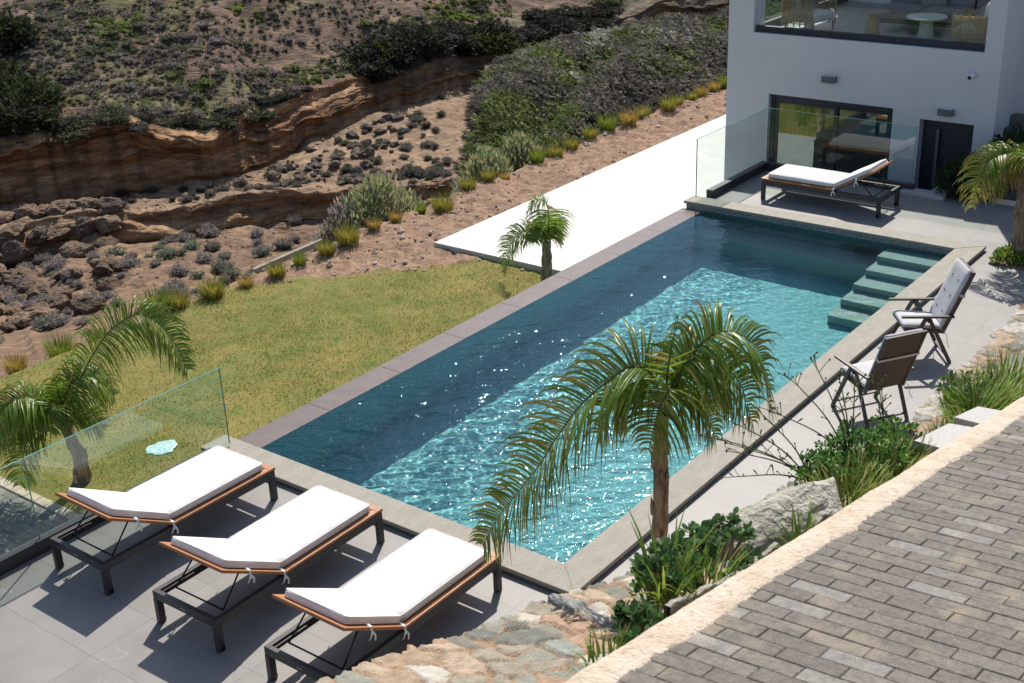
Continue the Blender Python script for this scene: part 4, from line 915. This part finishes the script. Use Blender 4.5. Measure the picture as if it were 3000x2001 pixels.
ORD = ['first','second','third','fourth','fifth','sixth','seventh','eighth','ninth','tenth','eleventh','twelfth','thirteenth','fourteenth','fifteenth','sixteenth','seventeenth','eighteenth','nineteenth']
cnt = {}
for i, (tx, ty, hh_, kd) in enumerate(tufts):
    d = pix_ray(tx*F23, ty*F23); lam = (-1.2-CAM.z)/d.z; p = CAM+d*lam
    nm, meshes = kinds[kd]; vi = i % len(meshes)
    if (kd, vi) not in protos: protos[(kd, vi)] = meshes[vi].build('grass_tuft', M['straw'], None, recalc=False); o = protos[(kd, vi)]
    else: o = protos[(kd, vi)].copy(); COL.objects.link(o)
    s_ = hh_/(.30 if kd == 'o' else .42 if kd == 'g' else .32)*1.05
    o.location = (p.x, p.y, ground_z(p.x, min(p.y, 10.6))-.01); o.scale = (s_*1.05, s_*1.05, s_); o.rotation_euler = (0, 0, i*1.9)
    cnt[kd] = cnt.get(kd, 0)+1
    tag(o, '%s grass tuft on the lawn edge, %s %s one from the left' % (nm, ORD[cnt[kd]-1], nm), 'grass tuft', 'ornamental grass tufts along the lawn edge')
# leafy masses built of small leaf faces
def leaf_cloud(b, lumps, n, size, c0, c1, rr, flat=.5, elong=1.6, up_bias=.4):
    tot = sum(l[3]*l[4]*l[5] for l in lumps)
    for (cx, cy, cz, rx, ry, rz) in lumps:
        for _ in range(int(n*rx*ry*rz/tot)):
            v = Vector((rr.gauss(0, 1), rr.gauss(0, 1), rr.gauss(0, 1))).normalized(); k = rr.uniform(.55, 1.03)*(1+.18*noise.noise(v*2.3+Vector((cx, cy, cz))*3))
            p = Vector((cx+v.x*rx*k, cy+v.y*ry*k, cz+v.z*rz*k))
            if p.z < 0: continue
            d = (v+Vector((rr.uniform(-.8, .8), rr.uniform(-.8, .8), rr.uniform(-.4, .8)+up_bias))).normalized(); a = d.cross(Vector((rr.random(), rr.random(), rr.random()))).normalized()
            s_ = size*rr.uniform(.6, 1.35); t = min(1, max(0, rr.gauss(.5, .3)))
            c = tuple((c0[i]*(1-t)+c1[i]*t)*rr.uniform(.8, 1.2) for i in range(3))
            n0 = len(b.v); b.v.extend([tuple(p), tuple(p+d*s_*.5*elong+a*s_*.32), tuple(p+d*s_*elong), tuple(p+d*s_*.5*elong-a*s_*.32)]); b.f.append((n0, n0+1, n0+2, n0+3)); b.c.append(c)
def shrub(name, label, cat, loc, lumps, n, size, c0, c1, seed, stems=6, group=None, twig=None, **k):
    rr = random.Random(seed); t = thing(name, label, cat, loc, 0, group)
    b = MB(); leaf_cloud(b, lumps, n, size, c0, c1, rr, **k); b.build('foliage', M['herb'], t, recalc=False)
    b = MB()
    for _ in range(stems):
        l = rr.choice(lumps); e = Vector((l[0]+rr.uniform(-.7, .7)*l[3], l[1]+rr.uniform(-.7, .7)*l[4], l[2]+rr.uniform(-.2, .7)*l[5]))
        b.tube([(l[0]*.3, l[1]*.3, -.05), tuple(Vector((l[0]*.5, l[1]*.5, e.z*.45))), tuple(e)], [.02*max(.4, l[5]), .012*max(.4, l[5]), .004], 5, twig or (.10, .075, .05))
    b.build('stems', M['scrub'], t, recalc=False); return t
DG0, DG1 = (.018,.034,.014), (.06,.095,.028)
shrub('dark_bush', 'dense dark green bush beside the pale entry parapet', 'bush', (12.30, .80, -.07), [(0,0,.28,.42,.36,.36), (-.1,.22,.22,.3,.25,.28), (.15,-.3,.25,.35,.3,.3)], 3600, .05, DG0, DG1, 21)
shrub('dark_bush', 'taller dense dark green bush at the foot of the outdoor stairs', 'bush', (12.75, .12, -.07), [(0,0,.55,.45,.42,.52), (.1,.3,.5,.35,.3,.4), (-.1,-.4,.35,.4,.4,.4)], 4600, .05, DG0, DG1, 22)
shrub('ground_cover', 'low bright green ground cover plant at the foot of the far palm', 'plant', (9.72, -.78, -.06), [(-.12,.08,.03,.2,.17,.09), (.12,.05,.03,.2,.18,.1), (0,-.15,.03,.25,.12,.09)], 900, .045, (.07,.13,.015), (.20,.30,.05), 23, stems=3)
TG0, TG1 = (.20,.23,.10), (.40,.42,.24)
for i, (tx, ty, dz, ln, sc, lab) in enumerate([(870, 500, .4, 1.5, 1.0, 'grey-green feathery tamarisk shrub behind the grass tufts, left of the white terrace corner'), (800, 520, .3, 1.2, .8, 'greyish twiggy tamarisk shrub, leftmost of those below the lawn edge'),
      (1120, 410, .6, 1.3, .85, 'pale feathery tamarisk shrub standing by the lawn edge above the white terrace'), (1195, 375, .6, 1.2, .8, 'pale feathery tamarisk shrub nearest the dark mound'), (930, 480, .3, 1.2, .7, 'small green feathery shrub between the tamarisks')]):
    d = pix_ray(tx*F23, ty*F23); lam = (-1.2-CAM.z)/d.z; p = CAM+d*lam; y = 11.2+.3*(i % 2); k = (y-CAM.y)/d.y; x = CAM.x+d.x*k
    shrub('feathery_shrub', lab, 'shrub', (x, y, -2.5), [(0,0,.9*sc,.75*sc,.6*sc,.85*sc), (.5*sc,.1,.7*sc,.5*sc,.5*sc,.65*sc), (-.55*sc,0,.75*sc,.5*sc,.5*sc,.6*sc), (.1,.1,1.35*sc,.4*sc,.4*sc,.5*sc)], 4200, .06, TG0 if i != 1 else (.22,.185,.155), TG1 if i != 1 else (.38,.33,.28), 30+i, stems=14, up_bias=1.2, elong=2.4, group='tamarisk shrubs below the lawn edge')

# ================================================================== PLANTING BY THE DRIVEWAY
def rock_thing(name, label, loc, size, seed, m, rz=0, sub=4, rough=.45, fr=1.3, cat='rock', group=None, fine=.05, flat=None):
    v, f = ICO[sub]; s_ = seed*2.7
    d = 1+rough*fbm(v[:, 0]*fr+s_, v[:, 1]*fr-s_, v[:, 2]*fr+s_, 3)+fine*fbm(v[:, 0]*7+s_, v[:, 1]*7, v[:, 2]*7, 4)
    # chop by a few planes for angular faces
    p = v*d[:, None]; rr = np.random.default_rng(seed)
    for _ in range(9):
        nrm = rr.normal(size=3); nrm /= np.linalg.norm(nrm); dd = p@nrm; lim = rr.uniform(.62, .9); ex = np.maximum(dd-lim, 0); p = p-ex[:, None]*nrm*.88
    p = p*np.array(size)
    o = np_mesh(name, p, f, m, smooth=(flat is None)); o.location = loc; o.rotation_euler = (0, 0, rz)
    return tag(o, label, cat, group)
rock_thing('boulder', 'large pale rough boulder with a shaded face at the driveway edge', (-3.40, -3.60, zd(-3.40)-.21), (.35, .19, .115), 11, M['rock'], R(-12), fine=.20, rough=.5)
rock_thing('boulder', 'small pale knobbly rock leaning against the large boulder', (-3.72, -3.45, zd(-3.7)-.25), (.10, .09, .10), 12, M['rock'], sub=3, fine=.10)
rock_thing('flat_rock', 'broad flat grey-green rock lying on the rubble wall below the mortar edging', (-4.55, -2.75, float(wall_z(np.array(-4.55), np.array(-2.75)))+.0), (.50, .26, .075), 13, M['flatrock'], R(10), rough=.3)
# low concrete edging of the planting strip
gx = np.arange(-4.62, -3.78, .01); prof = np.array([(-.0, -.22), (-.0, -.006), (.003, 0), (.022, .0), (.026, -.006), (.026, -.22)])
Xe, K = np.meshgrid(gx, np.arange(6), indexing='ij'); nb = .006*fbm(Xe*16, K*0.)
P = np.stack([Xe, -3.762+prof[:, 0][K.astype(int)]+nb*.5, zd(Xe)-.150+prof[:, 1][K.astype(int)]+nb*(K > 0)*(K < 5)+.02*np.sin(Xe*5)*(K > 0)*(K < 5)], -1)
Fc = grid_faces(len(gx), 6).tolist()+[tuple(range(6)), tuple(range((len(gx)-1)*6+5, (len(gx)-1)*6-1, -1))]
o = np_mesh('concrete_edging', P.reshape(-1, 3), np.array(grid_faces(len(gx), 6)), M['concrete']); tag(o, 'thin crumbly concrete edging strip along the succulents', 'edging')
for poly, lab in (([(-2.17,-3.70), (-1.72,-3.72), (-1.70,-3.90), (-2.22,-3.90)], 'speckled granite slab in the weeds beside the mortar edging, nearer one'), ([(-1.58,-3.70), (-1.25,-3.72), (-1.25,-3.90), (-1.62,-3.90)], 'speckled granite slab in the weeds beside the mortar edging, farther one')):
    b = MB(); k = len(poly); vs = [(x, y, zd(x, y)-.16) for x, y in poly]+[(x, y, zd(x, y)-.075) for x, y in poly]
    b.add(vs, [(3,2,1,0), (4,5,6,7)]+[(i, (i+1) % 4, 4+(i+1) % 4, 4+i) for i in range(4)]); o = b.build('granite_slab', M['granite'], bevel=.006); tag(o, lab, 'stone slab', 'granite slabs by the driveway')
# succulents: stems with rosettes of paddle leaves
def paddle(b, p, d, ln, wd, c):
    a = d.cross(Vector((random.random()-.5, random.random()-.5, .3))).normalized(); n_ = a.cross(d)
    pr = [(0, .15), (.35, .6), (.7, 1.0), (.95, .62), (1.03, 0)]; vs = []
    for t, k in pr: q_ = p+d*ln*t+n_*ln*.10*t*t; vs += [q_-a*wd*k, q_+n_*wd*.15, q_+a*wd*k]
    n0 = len(b.v); b.v.extend([tuple(v) for v in vs])
    for j in range(4):
        for e in (0, 1): b.f.append((n0+3*j+e, n0+3*j+e+1, n0+3*j+e+4, n0+3*j+e+3)); b.c.append(tuple(x*random.uniform(.85, 1.15) for x in c))
def succulent(label, loc, n, spread, h, seed):
    random.seed(seed); t = thing('succulent', label, 'plant', loc, 0, 'succulents on the planting strip'); b = MB(); sb = MB()
    for _ in range(n):
        a = random.uniform(0, 6.28); r = spread*random.random()**.5; e = Vector((r*math.cos(a)*1.6, r*math.sin(a), .82*h*random.uniform(.45, 1.1)*(1-.35*(r/spread)**2)))
        sb.tube([(e.x*.6, e.y*.6, -.02), (e.x*.85, e.y*.85, e.z*.6), tuple(e)], .004, 5)
        for k in range(random.randint(9, 14)):
            d = Vector((math.cos(k*2.4), math.sin(k*2.4), random.uniform(.1, 1.3))).normalized(); tone = random.uniform(.7, 1.25)
            paddle(b, e-Vector((0, 0, .004*k)), d, random.uniform(.028, .046), random.uniform(.010, .016), (.10*tone, .20*tone, .06*tone))
    b.build('leaves', M['herb'], t, smooth=True, recalc=False); sb.build('stems', M['bark'], t); return t
succulent('dark green succulent clump tallest beside the front palm trunk', (-4.33, -3.58, zd(-4.3)-0.250), 26, .12, .24, 41)
succulent('wide dark green succulent mat between the front palm and the pale boulder', (-4.02, -3.58, zd(-4.0)-0.250), 44, .17, .19, 42)
succulent('dark succulent trailing over the end of the concrete edging', (-4.72, -3.68, zd(-4.7)-0.250), 16, .08, .12, 43)
succulent('small bright succulent at the base of the front palm', (-.98, -1.52, 1.02), 18, .12, .16, 44)
def weed_clump(label, loc, seed, n, ln, rad, wd=.0045, c0=(.11,.21,.02), c1=(.28,.45,.05), mixc=(.44,.42,.10), sx=1.0, bend=.3, group='grass clumps along the driveway'):
    o = tuft_mesh(seed, n, ln, rad, wd, c0, c1, bend, mixc).build('grass_clump', M['blade'], None, recalc=False); o.location = loc; o.scale = (sx, 1, 1); return tag(o, label, 'grass clump', group)
wz = lambda x, y: float(wall_z(np.array(x), np.array(y)))
weed_clump('long-bladed grass arching over the succulents beside the palm trunk', (-4.42, -3.62, zd(-4.4)-0.230), 51, 26, .34, .07, .008, bend=.2)
weed_clump('grass clump growing against the concrete edging', (-4.35, -3.72, zd(-4.35)-0.190), 52, 90, .13, .11, .004, sx=2.0)
weed_clump('grass clump in front of the large pale boulder', (-3.68, -3.80, zd(-3.7)-0.190), 53, 60, .15, .07, .0045, sx=1.6)
weed_clump('yellowish grass patch behind the large boulder', (-2.98, -3.70, zd(-3.0)-0.230), 54, 240, .16, .13, .0035, c1=(.34,.40,.06), mixc=(.52,.44,.12), sx=1.8)
weed_clump('green and straw grass patch below the tall flowering weed', (-2.62, -3.72, zd(-2.6)-0.230), 55, 260, .17, .13, .0035, c1=(.30,.40,.05), mixc=(.50,.43,.11), sx=1.7)
weed_clump('grass clump at the near end of the granite slabs', (-2.28, -3.74, zd(-2.3)-0.220), 56, 130, .18, .08, .004, sx=1.2)
weed_clump('green grass clump between the two granite slabs', (-1.66, -3.68, zd(-1.66)-0.230), 57, 80, .14, .07, .004, sx=1.2)
weed_clump('dense green grass clump past the granite slabs at the right picture edge', (-1.05, -3.66, zd(-1.05)-0.220), 58, 300, .22, .14, .0045, sx=1.8)
weed_clump('dense green grass growing farther up the wall near the right picture edge', (-.35, -3.62, zd(-.35)-0.230), 59, 300, .24, .15, .0045, sx=1.9)
weed_clump('small grass clump low on the rubble wall at the bottom of the picture', (-5.05, -3.78, zd(-5.05)-0.180), 60, 50, .10, .07, .003, sx=1.4)
weed_clump('grass wisps on the rubble wall nearest the bottom picture edge', (-4.55, -2.85, wz(-4.55, -2.85)+.02), 61, 24, .17, .05, .004)
# broad-leaved weeds and the tall flowering weed
def broadleaf(label, loc, n, spread, h, seed, c=(.10,.22,.035)):
    random.seed(seed); t = thing('leafy_weed', label, 'weed', loc, 0, 'leafy weeds along the driveway'); b = MB(); sb = MB()
    for _ in range(n):
        a = random.uniform(0, 6.28); r = spread*random.random()**.5; z = h*random.uniform(.25, 1)*(1-.4*(r/spread)); p = Vector((r*math.cos(a)*1.5, r*math.sin(a), z))
        sb.tube([(p.x*.7, p.y*.7, -.02), tuple(p)], .0025, 4)
        for k in range(random.randint(7, 12)):
            d = Vector((random.uniform(-1, 1), random.uniform(-1, 1), random.uniform(-.2, .9))).normalized(); tone = random.uniform(.7, 1.5)
            paddle(b, p+d*.01, d, random.uniform(.016, .036), random.uniform(.005, .011), tuple(x*tone for x in c))
    b.build('leaves', M['herb'], t, smooth=True, recalc=False); sb.build('stems', M['herb'], t, recalc=False); return t
broadleaf('dense leafy weed mass below the rear folding chair', (-2.45, -3.55, zd(-2.45)-0.250), 150, .20, .24, 71)
broadleaf('leafy weed on the left flank of the weed mass, above the yellow grass', (-2.78, -3.52, zd(-2.78)-0.270), 90, .14, .20, 72)
broadleaf('leafy weed by the granite slabs, right of the weed mass', (-2.0, -3.55, zd(-2.0)-0.250), 60, .13, .16, 73)
broadleaf('leafy green weed patch near the right picture edge with yellow tips', (-.75, -3.50, zd(-.75)-0.230), 70, .16, .20, 74, (.10,.18,.03))
def tall_weed(label, loc, stems, seed):
    random.seed(seed); t = thing('flowering_weed', label, 'weed', loc, 0, 'tall branching weeds'); b = MB(); lf = MB(); bd = b
    for (dx, dy, h) in stems:
        sp = spline([(0, 0, -.03), (dx*.35, dy*.35, h*.45), (dx*.75, dy*.75, h*.82), (dx, dy, h)], 16)
        b.tube(sp, [.0045-.00018*i for i in range(16)], 5, (.10,.15,.045))
        for k in range(10):
            i = random.randint(3, 14); p = sp[i]; d = (sp[i+1]-sp[i]).normalized(); sd_ = Vector((random.uniform(-1, 1), random.uniform(-1, 1), random.uniform(.2, 1))).normalized()
            e = p+(d*.5+sd_).normalized()*random.uniform(.03, .09)
            if k < 5:
                b.tube([tuple(p), tuple(p.lerp(e, .5)+Vector((0, 0, .004))), tuple(e)], .0018, 4, (.10,.15,.045)); v, f = ICO[1]; bd.add([tuple(e+Vector(q_)*random.uniform(.004, .007)) for q_ in v], [tuple(x) for x in f], (.22,.17,.075) if random.random() < .6 else (.14,.18,.06))
            else: paddle(lf, p, (e-p).normalized(), random.uniform(.03, .055), .0045, (.09,.15,.04))
        v, f = ICO[1]; bd.add([tuple(sp[-1]+Vector((q_[0]*.006, q_[1]*.006, q_[2]*.011))) for q_ in v], [tuple(x) for x in f], (.24,.19,.09))
    b.build('stems', M['herb'], t, recalc=False); lf.build('leaves', M['herb'], t, smooth=True, recalc=False)
tall_weed('tall branching weed with brown buds reaching up over the rear folding chair', (-2.45, -3.50, zd(-2.45)-0.180), [(-.16,.30,.44),(-.05,.22,.50),(.02,.10,.40),(-.30,.30,.30),(.12,.06,.34),(-.1,.05,.36),(.22,.1,.30)], 81)
tall_weed('branching weed with brown buds spreading left over the pale patio', (-2.72, -3.42, zd(-2.72)-0.230), [(-.36,.40,.26),(-.26,.34,.32),(-.30,.30,.18),(-.20,.36,.16),(-.38,.28,.08),(-.12,.2,.30)], 82)
tall_weed('thin budding weed standing against the pale stones of the wall', (-2.02, -3.50, zd(-2.02)-0.210), [(.06,.12,.34),(.14,.10,.28),(.0,.05,.30)], 83)
# turquoise oval glint, put into the colour of a thin disc on the lawn
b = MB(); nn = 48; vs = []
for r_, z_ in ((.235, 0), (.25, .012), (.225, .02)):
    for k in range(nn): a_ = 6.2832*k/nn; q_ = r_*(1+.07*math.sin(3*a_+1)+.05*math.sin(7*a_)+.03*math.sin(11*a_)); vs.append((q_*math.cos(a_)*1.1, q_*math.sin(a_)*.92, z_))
b.add(vs, [(i*nn+k, i*nn+(k+1) % nn, (i+1)*nn+(k+1) % nn, (i+1)*nn+k) for i in (0, 1) for k in range(nn)]+[tuple(range(2*nn, 3*nn)), tuple(range(nn-1, -1, -1))]); o = b.build('lawn_glint', M['aqua'], smooth=False, bevel=.004); o.location = (.79, 6.70, -1.195); o.scale = (.75, .75, 1); tag(o, 'pale turquoise oval glint painted on a disc in the lawn behind the near glass', 'painted glint')

# ================================================================== RAVINE VEGETATION AND ROCKS
def fuzzy(seed, n, size, squash, core=.72):
    r_ = np.random.default_rng(seed); v, f = rocky(1, seed, .3, 1.6); v = v*core; cf = np.full((len(f), 1), .62)
    d = r_.normal(size=(n, 3)); d[:, 2] = np.abs(d[:, 2])*1.0-.15; d /= np.linalg.norm(d, axis=1)[:, None]
    bump = 1+.30*fbm(d[:, 0]*1.9+seed*3, d[:, 1]*1.9, d[:, 2]*1.9, 3); c = d*(bump*r_.uniform(.62, 1.02, n))[:, None]
    o_ = (d+r_.normal(0, .6, (n, 3))); o_ /= np.linalg.norm(o_, axis=1)[:, None]; a = np.cross(o_, r_.normal(size=(n, 3))); a /= np.linalg.norm(a, axis=1)[:, None]
    sz_ = size*r_.uniform(.6, 1.4, n)[:, None]; tri = np.stack([c-a*sz_*.55, c+a*sz_*.55, c+o_*sz_*1.5], 1).reshape(-1, 3)
    vv = np.r_[v, tri]*np.array(squash); ff = np.r_[f, np.arange(3*n).reshape(-1, 3)+len(v)]; return vv, ff, np.r_[cf, r_.uniform(.7, 1.4, (n, 1))]
def clump_variants(k, sub, rough, squash):
    out = []
    for i in range(k):
        v, f = rocky(sub, 50+i, rough, 2.4, squash); v = v*(1+.10*fbm(v[:, 0]*8+i, v[:, 1]*8, v[:, 2]*8, 2))[:, None]; out.append((v, f))
    return out
tq = lambda t, p_: terrain(np.array(t), np.array(p_))
# scrub on the far hillside: one mass
n_ = 11500; t_ = rng.uniform(37.5, 67, n_); p_ = 7.12+1.95*rng.random(n_)**.8
P = terrain(t_, p_); sz = rng.uniform(.07, .17, n_)*(1+1.2*(rng.random(n_) < .06))
gpatch = fbm(t_*.35, p_*2.2)+.25*rng.normal(size=n_); keep = rng.random(n_) < .55+.55*fbm(t_*.5+9, p_*3)
cv = [fuzzy(900+k_, 46, .30, (1.15, 1.15, .85)) for k_ in range(8)]; vs, fs, cs = [], [], []; nv = len(cv[0][0])
for k in range(n_):
    if not keep[k]: continue
    v, f, tn = cv[k % 8]; a = rng.uniform(0, 6.28); ca, sa = math.cos(a), math.sin(a)
    w_ = v*sz[k]; w_ = np.c_[w_[:, 0]*ca-w_[:, 1]*sa, w_[:, 0]*sa+w_[:, 1]*ca, w_[:, 2]]+P[k]+np.array([0, 0, sz[k]*.25])
    fs.append(f+nv*len(vs)); vs.append(w_)
    c = (np.array([.24,.205,.185]) if rng.random() < .55 else np.array([.19,.195,.11])) if gpatch[k] < .35 else (np.array([.16,.20,.05]) if gpatch[k] < .95 else np.array([.24,.32,.045]))
    cs.append(c*rng.uniform(.65, 1.35)*tn)
o = np_mesh('scrub', np.concatenate(vs), np.concatenate(fs), M['scrub'], fcol=np.concatenate(cs)); tag(o, kind='stuff')
# dark windswept thicket on the mound: one mass of flattened streaky clumps
n_ = 5200; t_ = rng.uniform(22, 40.2, n_); q_ = rng.uniform(.02, 1.12, n_); P = mound(t_, q_); cv = [fuzzy(920+k_, 90, .24, (2.0, .62, .62)) for k_ in range(8)]; nv = len(cv[0][0]); vs, fs, cs = [], [], []
pale = fbm(t_*.6+3, q_*3); grn = fbm(t_*.8+30, q_*4)
for k in range(n_):
    if P[k][2] < -9: continue
    v, f, tn = cv[k % 8]; s_ = rng.uniform(.16, .44); a = R(62)+rng.normal(0, .22); ca, sa = math.cos(a), math.sin(a)
    w_ = v*s_; w_ = np.c_[w_[:, 0]*ca-w_[:, 1]*sa, w_[:, 0]*sa+w_[:, 1]*ca, w_[:, 2]]+P[k]+np.array([0, 0, s_*.1])
    fs.append(f+nv*len(vs)); vs.append(w_)
    c = np.array([.175,.16,.125]) if grn[k] < .15 else np.array([.15,.185,.055])
    if pale[k] > .45 and q_[k] > .45: c = np.array([.38,.36,.32])
    cs.append(c*rng.uniform(.6, 1.5)*tn)
o = np_mesh('thicket', np.concatenate(vs), np.concatenate(fs), M['scrub'], fcol=np.concatenate(cs)); tag(o, kind='stuff')
# dark bushes along the cliff top (right) and in the gully (left): individuals
def np_clump(seed, sub=3, rough=.32, squash=(1.1, 1, .75)):
    v, f = rocky(sub, seed, rough, 2.0, squash); v = v*(1+.15*np.abs(fbm(v[:, 0]*5+seed, v[:, 1]*5, v[:, 2]*5, 3)))[:, None]; return v, f
def chopped(sub, seed, rough, squash):
    v, f = rocky(sub, seed, rough*.8, 1.5); rr = np.random.default_rng(seed)
    for _ in range(12):
        nrm = rr.normal(size=3); nrm /= np.linalg.norm(nrm); v = v-np.maximum(v@nrm-rr.uniform(.5, .8), 0)[:, None]*nrm*.9
    if sub > 2: v = v*(1+.09*fbm(v[:, 0]*4+seed, v[:, 1]*4, v[:, 2]*4, 4))[:, None]
    return v*np.array(squash)*1.25, f
def scatter(name, label, cat, group, pts, sizes, cols, sub=3, squash=(1.1, 1, .75), nvar=5, m='scrub', rough=.32, seed=0):
    vars_ = []
    for k in range(nvar):
        if m == 'scrub': v, f, tn = fuzzy(seed+k, 520, .13, squash, .8)
        else: (v, f), tn = chopped(sub, seed+k, rough, squash), 1.0
        me = bpy.data.meshes.new(name); me.from_pydata(v.tolist(), [], f.tolist())
        c = np.array(cols[k % len(cols)]); fc = np.tile(c, (len(f), 1))*(1+.35*vnoise(v[f[:, 0]][:, 0]*5, v[f[:, 0]][:, 1]*5, v[f[:, 0]][:, 2]*5))[:, None]*tn
        at = me.attributes.new('Col', 'FLOAT_COLOR', 'FACE'); at.data.foreach_set('color', np.c_[fc, np.ones(len(fc))].astype(np.float32).ravel())
        me.materials.append(M[m]); vars_.append(me)
    for i, (p, s_) in enumerate(zip(pts, sizes)):
        o = bpy.data.objects.new(name, vars_[i % nvar]); COL.objects.link(o); o.location = p; o.scale = (s_*random.uniform(.85, 1.2), s_*random.uniform(.85, 1.2), s_*random.uniform(.85, 1.15)); o.rotation_euler = (0, 0, random.uniform(0, 6.28))
        tag(o, label, cat, group)
random.seed(5)
def pts_on(n, tr, pr, dz=.1):
    t_ = rng.uniform(*tr, n); p_ = rng.uniform(*pr, n); P = terrain(t_, p_); P[:, 2] += dz; return P
scatter('dark_bush', 'dark green bush massed in the gully at the upper left', 'bush', 'dark gully bushes', pts_on(85, (57.6, 65), (7.05, 8.7), .2), rng.uniform(.6, 1.4, 85), [(.035,.045,.018), (.045,.06,.02), (.065,.095,.022)], seed=300, squash=(1.1, 1, .8))
scatter('dark_bush', 'dark grey-green bush along the cliff top above the mound', 'bush', 'dark cliff-top bushes', pts_on(70, (33, 44.2), (6.75, 7.5), .1), rng.uniform(.5, 1.3, 70), [(.034,.036,.022), (.05,.046,.034), (.06,.085,.018)], seed=320, squash=(1.4, 1, .7))
scatter('dark_bush', 'grey-green bush hanging over the lip of the orange cliff', 'bush', 'bushes on the cliff lip', pts_on(22, (46.5, 57.5), (6.75, 7.25), .05), rng.uniform(.3, .7, 22), [(.05,.052,.03), (.075,.08,.04), (.06,.055,.045)], seed=340, squash=(1.6, 1, .6))
scatter('cushion_shrub', 'grey cushion shrub on the sandy slope below the rock ledge', 'shrub', 'cushion shrubs below the ledge', pts_on(150, (40.5, 64), (1.55, 2.95), .1), rng.uniform(.15, .40, 150), [(.30,.275,.25), (.34,.30,.285), (.23,.26,.18), (.25,.225,.21)], seed=360)
scatter('cushion_shrub', 'small cushion shrub on the flat sandy ledge under the cliff', 'shrub', 'cushion shrubs on the ledge', pts_on(45, (41, 57), (4.25, 5.7), .06), rng.uniform(.12, .34, 45), [(.12,.12,.09), (.17,.16,.14), (.09,.10,.06)], seed=380)
scatter('cushion_shrub', 'cushion shrub on the sandy bank left of the dark mound', 'shrub', 'cushion shrubs on the sandy bank', pts_on(90, (40.6, 45.5), (4.1, 5.95), .06), rng.uniform(.12, .34, 90), [(.15,.15,.11), (.19,.175,.155), (.11,.125,.065)], seed=390)
BC = [(.21,.145,.10), (.27,.19,.13), (.165,.12,.09)]
scatter('boulder', 'tan boulder tumbled in the ravine at the left', 'boulder', 'ravine boulders', pts_on(150, (55.5, 65), (1.7, 5.2), .12), rng.uniform(.3, .75, 150)**1.7, BC, m='boulderrock', sub=4, rough=.5, seed=400, squash=(1.2, 1, .8))
scatter('boulder', 'grey-tan boulder in the rubble heap under the orange cliff', 'boulder', 'rubble heap boulders', pts_on(110, (42.5, 48.5), (4.5, 5.8), .06), rng.uniform(.07, .30, 110), [(.20,.165,.135), (.25,.19,.14), (.17,.15,.13)], m='boulderrock', sub=4, rough=.5, seed=420, squash=(1.15, 1, .8))

# scree and small stones over the ravine floor and ledges: one mass
n_ = 5200; t_ = rng.uniform(39, 66, n_); p_ = rng.uniform(1.8, 5.95, n_); P = terrain(t_, p_); cv = [chopped(1, 700+k, .5, (1.2, 1, .75)) for k in range(6)]; vs, fs, cs = [], [], []; nv = len(cv[0][0])
ok = fbm(t_*.7, p_*2)+.5*rng.normal(size=n_) > .05
for k in np.nonzero(ok)[0]:
    v, f = cv[k % 6]; s_ = .045*rng.lognormal(0, .55); a = rng.uniform(0, 6.28); ca, sa = math.cos(a), math.sin(a); w_ = v*s_
    vs.append(np.c_[w_[:, 0]*ca-w_[:, 1]*sa, w_[:, 0]*sa+w_[:, 1]*ca, w_[:, 2]]+P[k]); fs.append(f+nv*(len(vs)-1)); cs.append(np.tile(np.array(BC[k % 3])*rng.uniform(.7, 1.4), (len(f), 1)))
o = np_mesh('rubble', np.concatenate(vs), np.concatenate(fs), M['cliffrock'], fcol=np.concatenate(cs)); tag(o, kind='stuff')
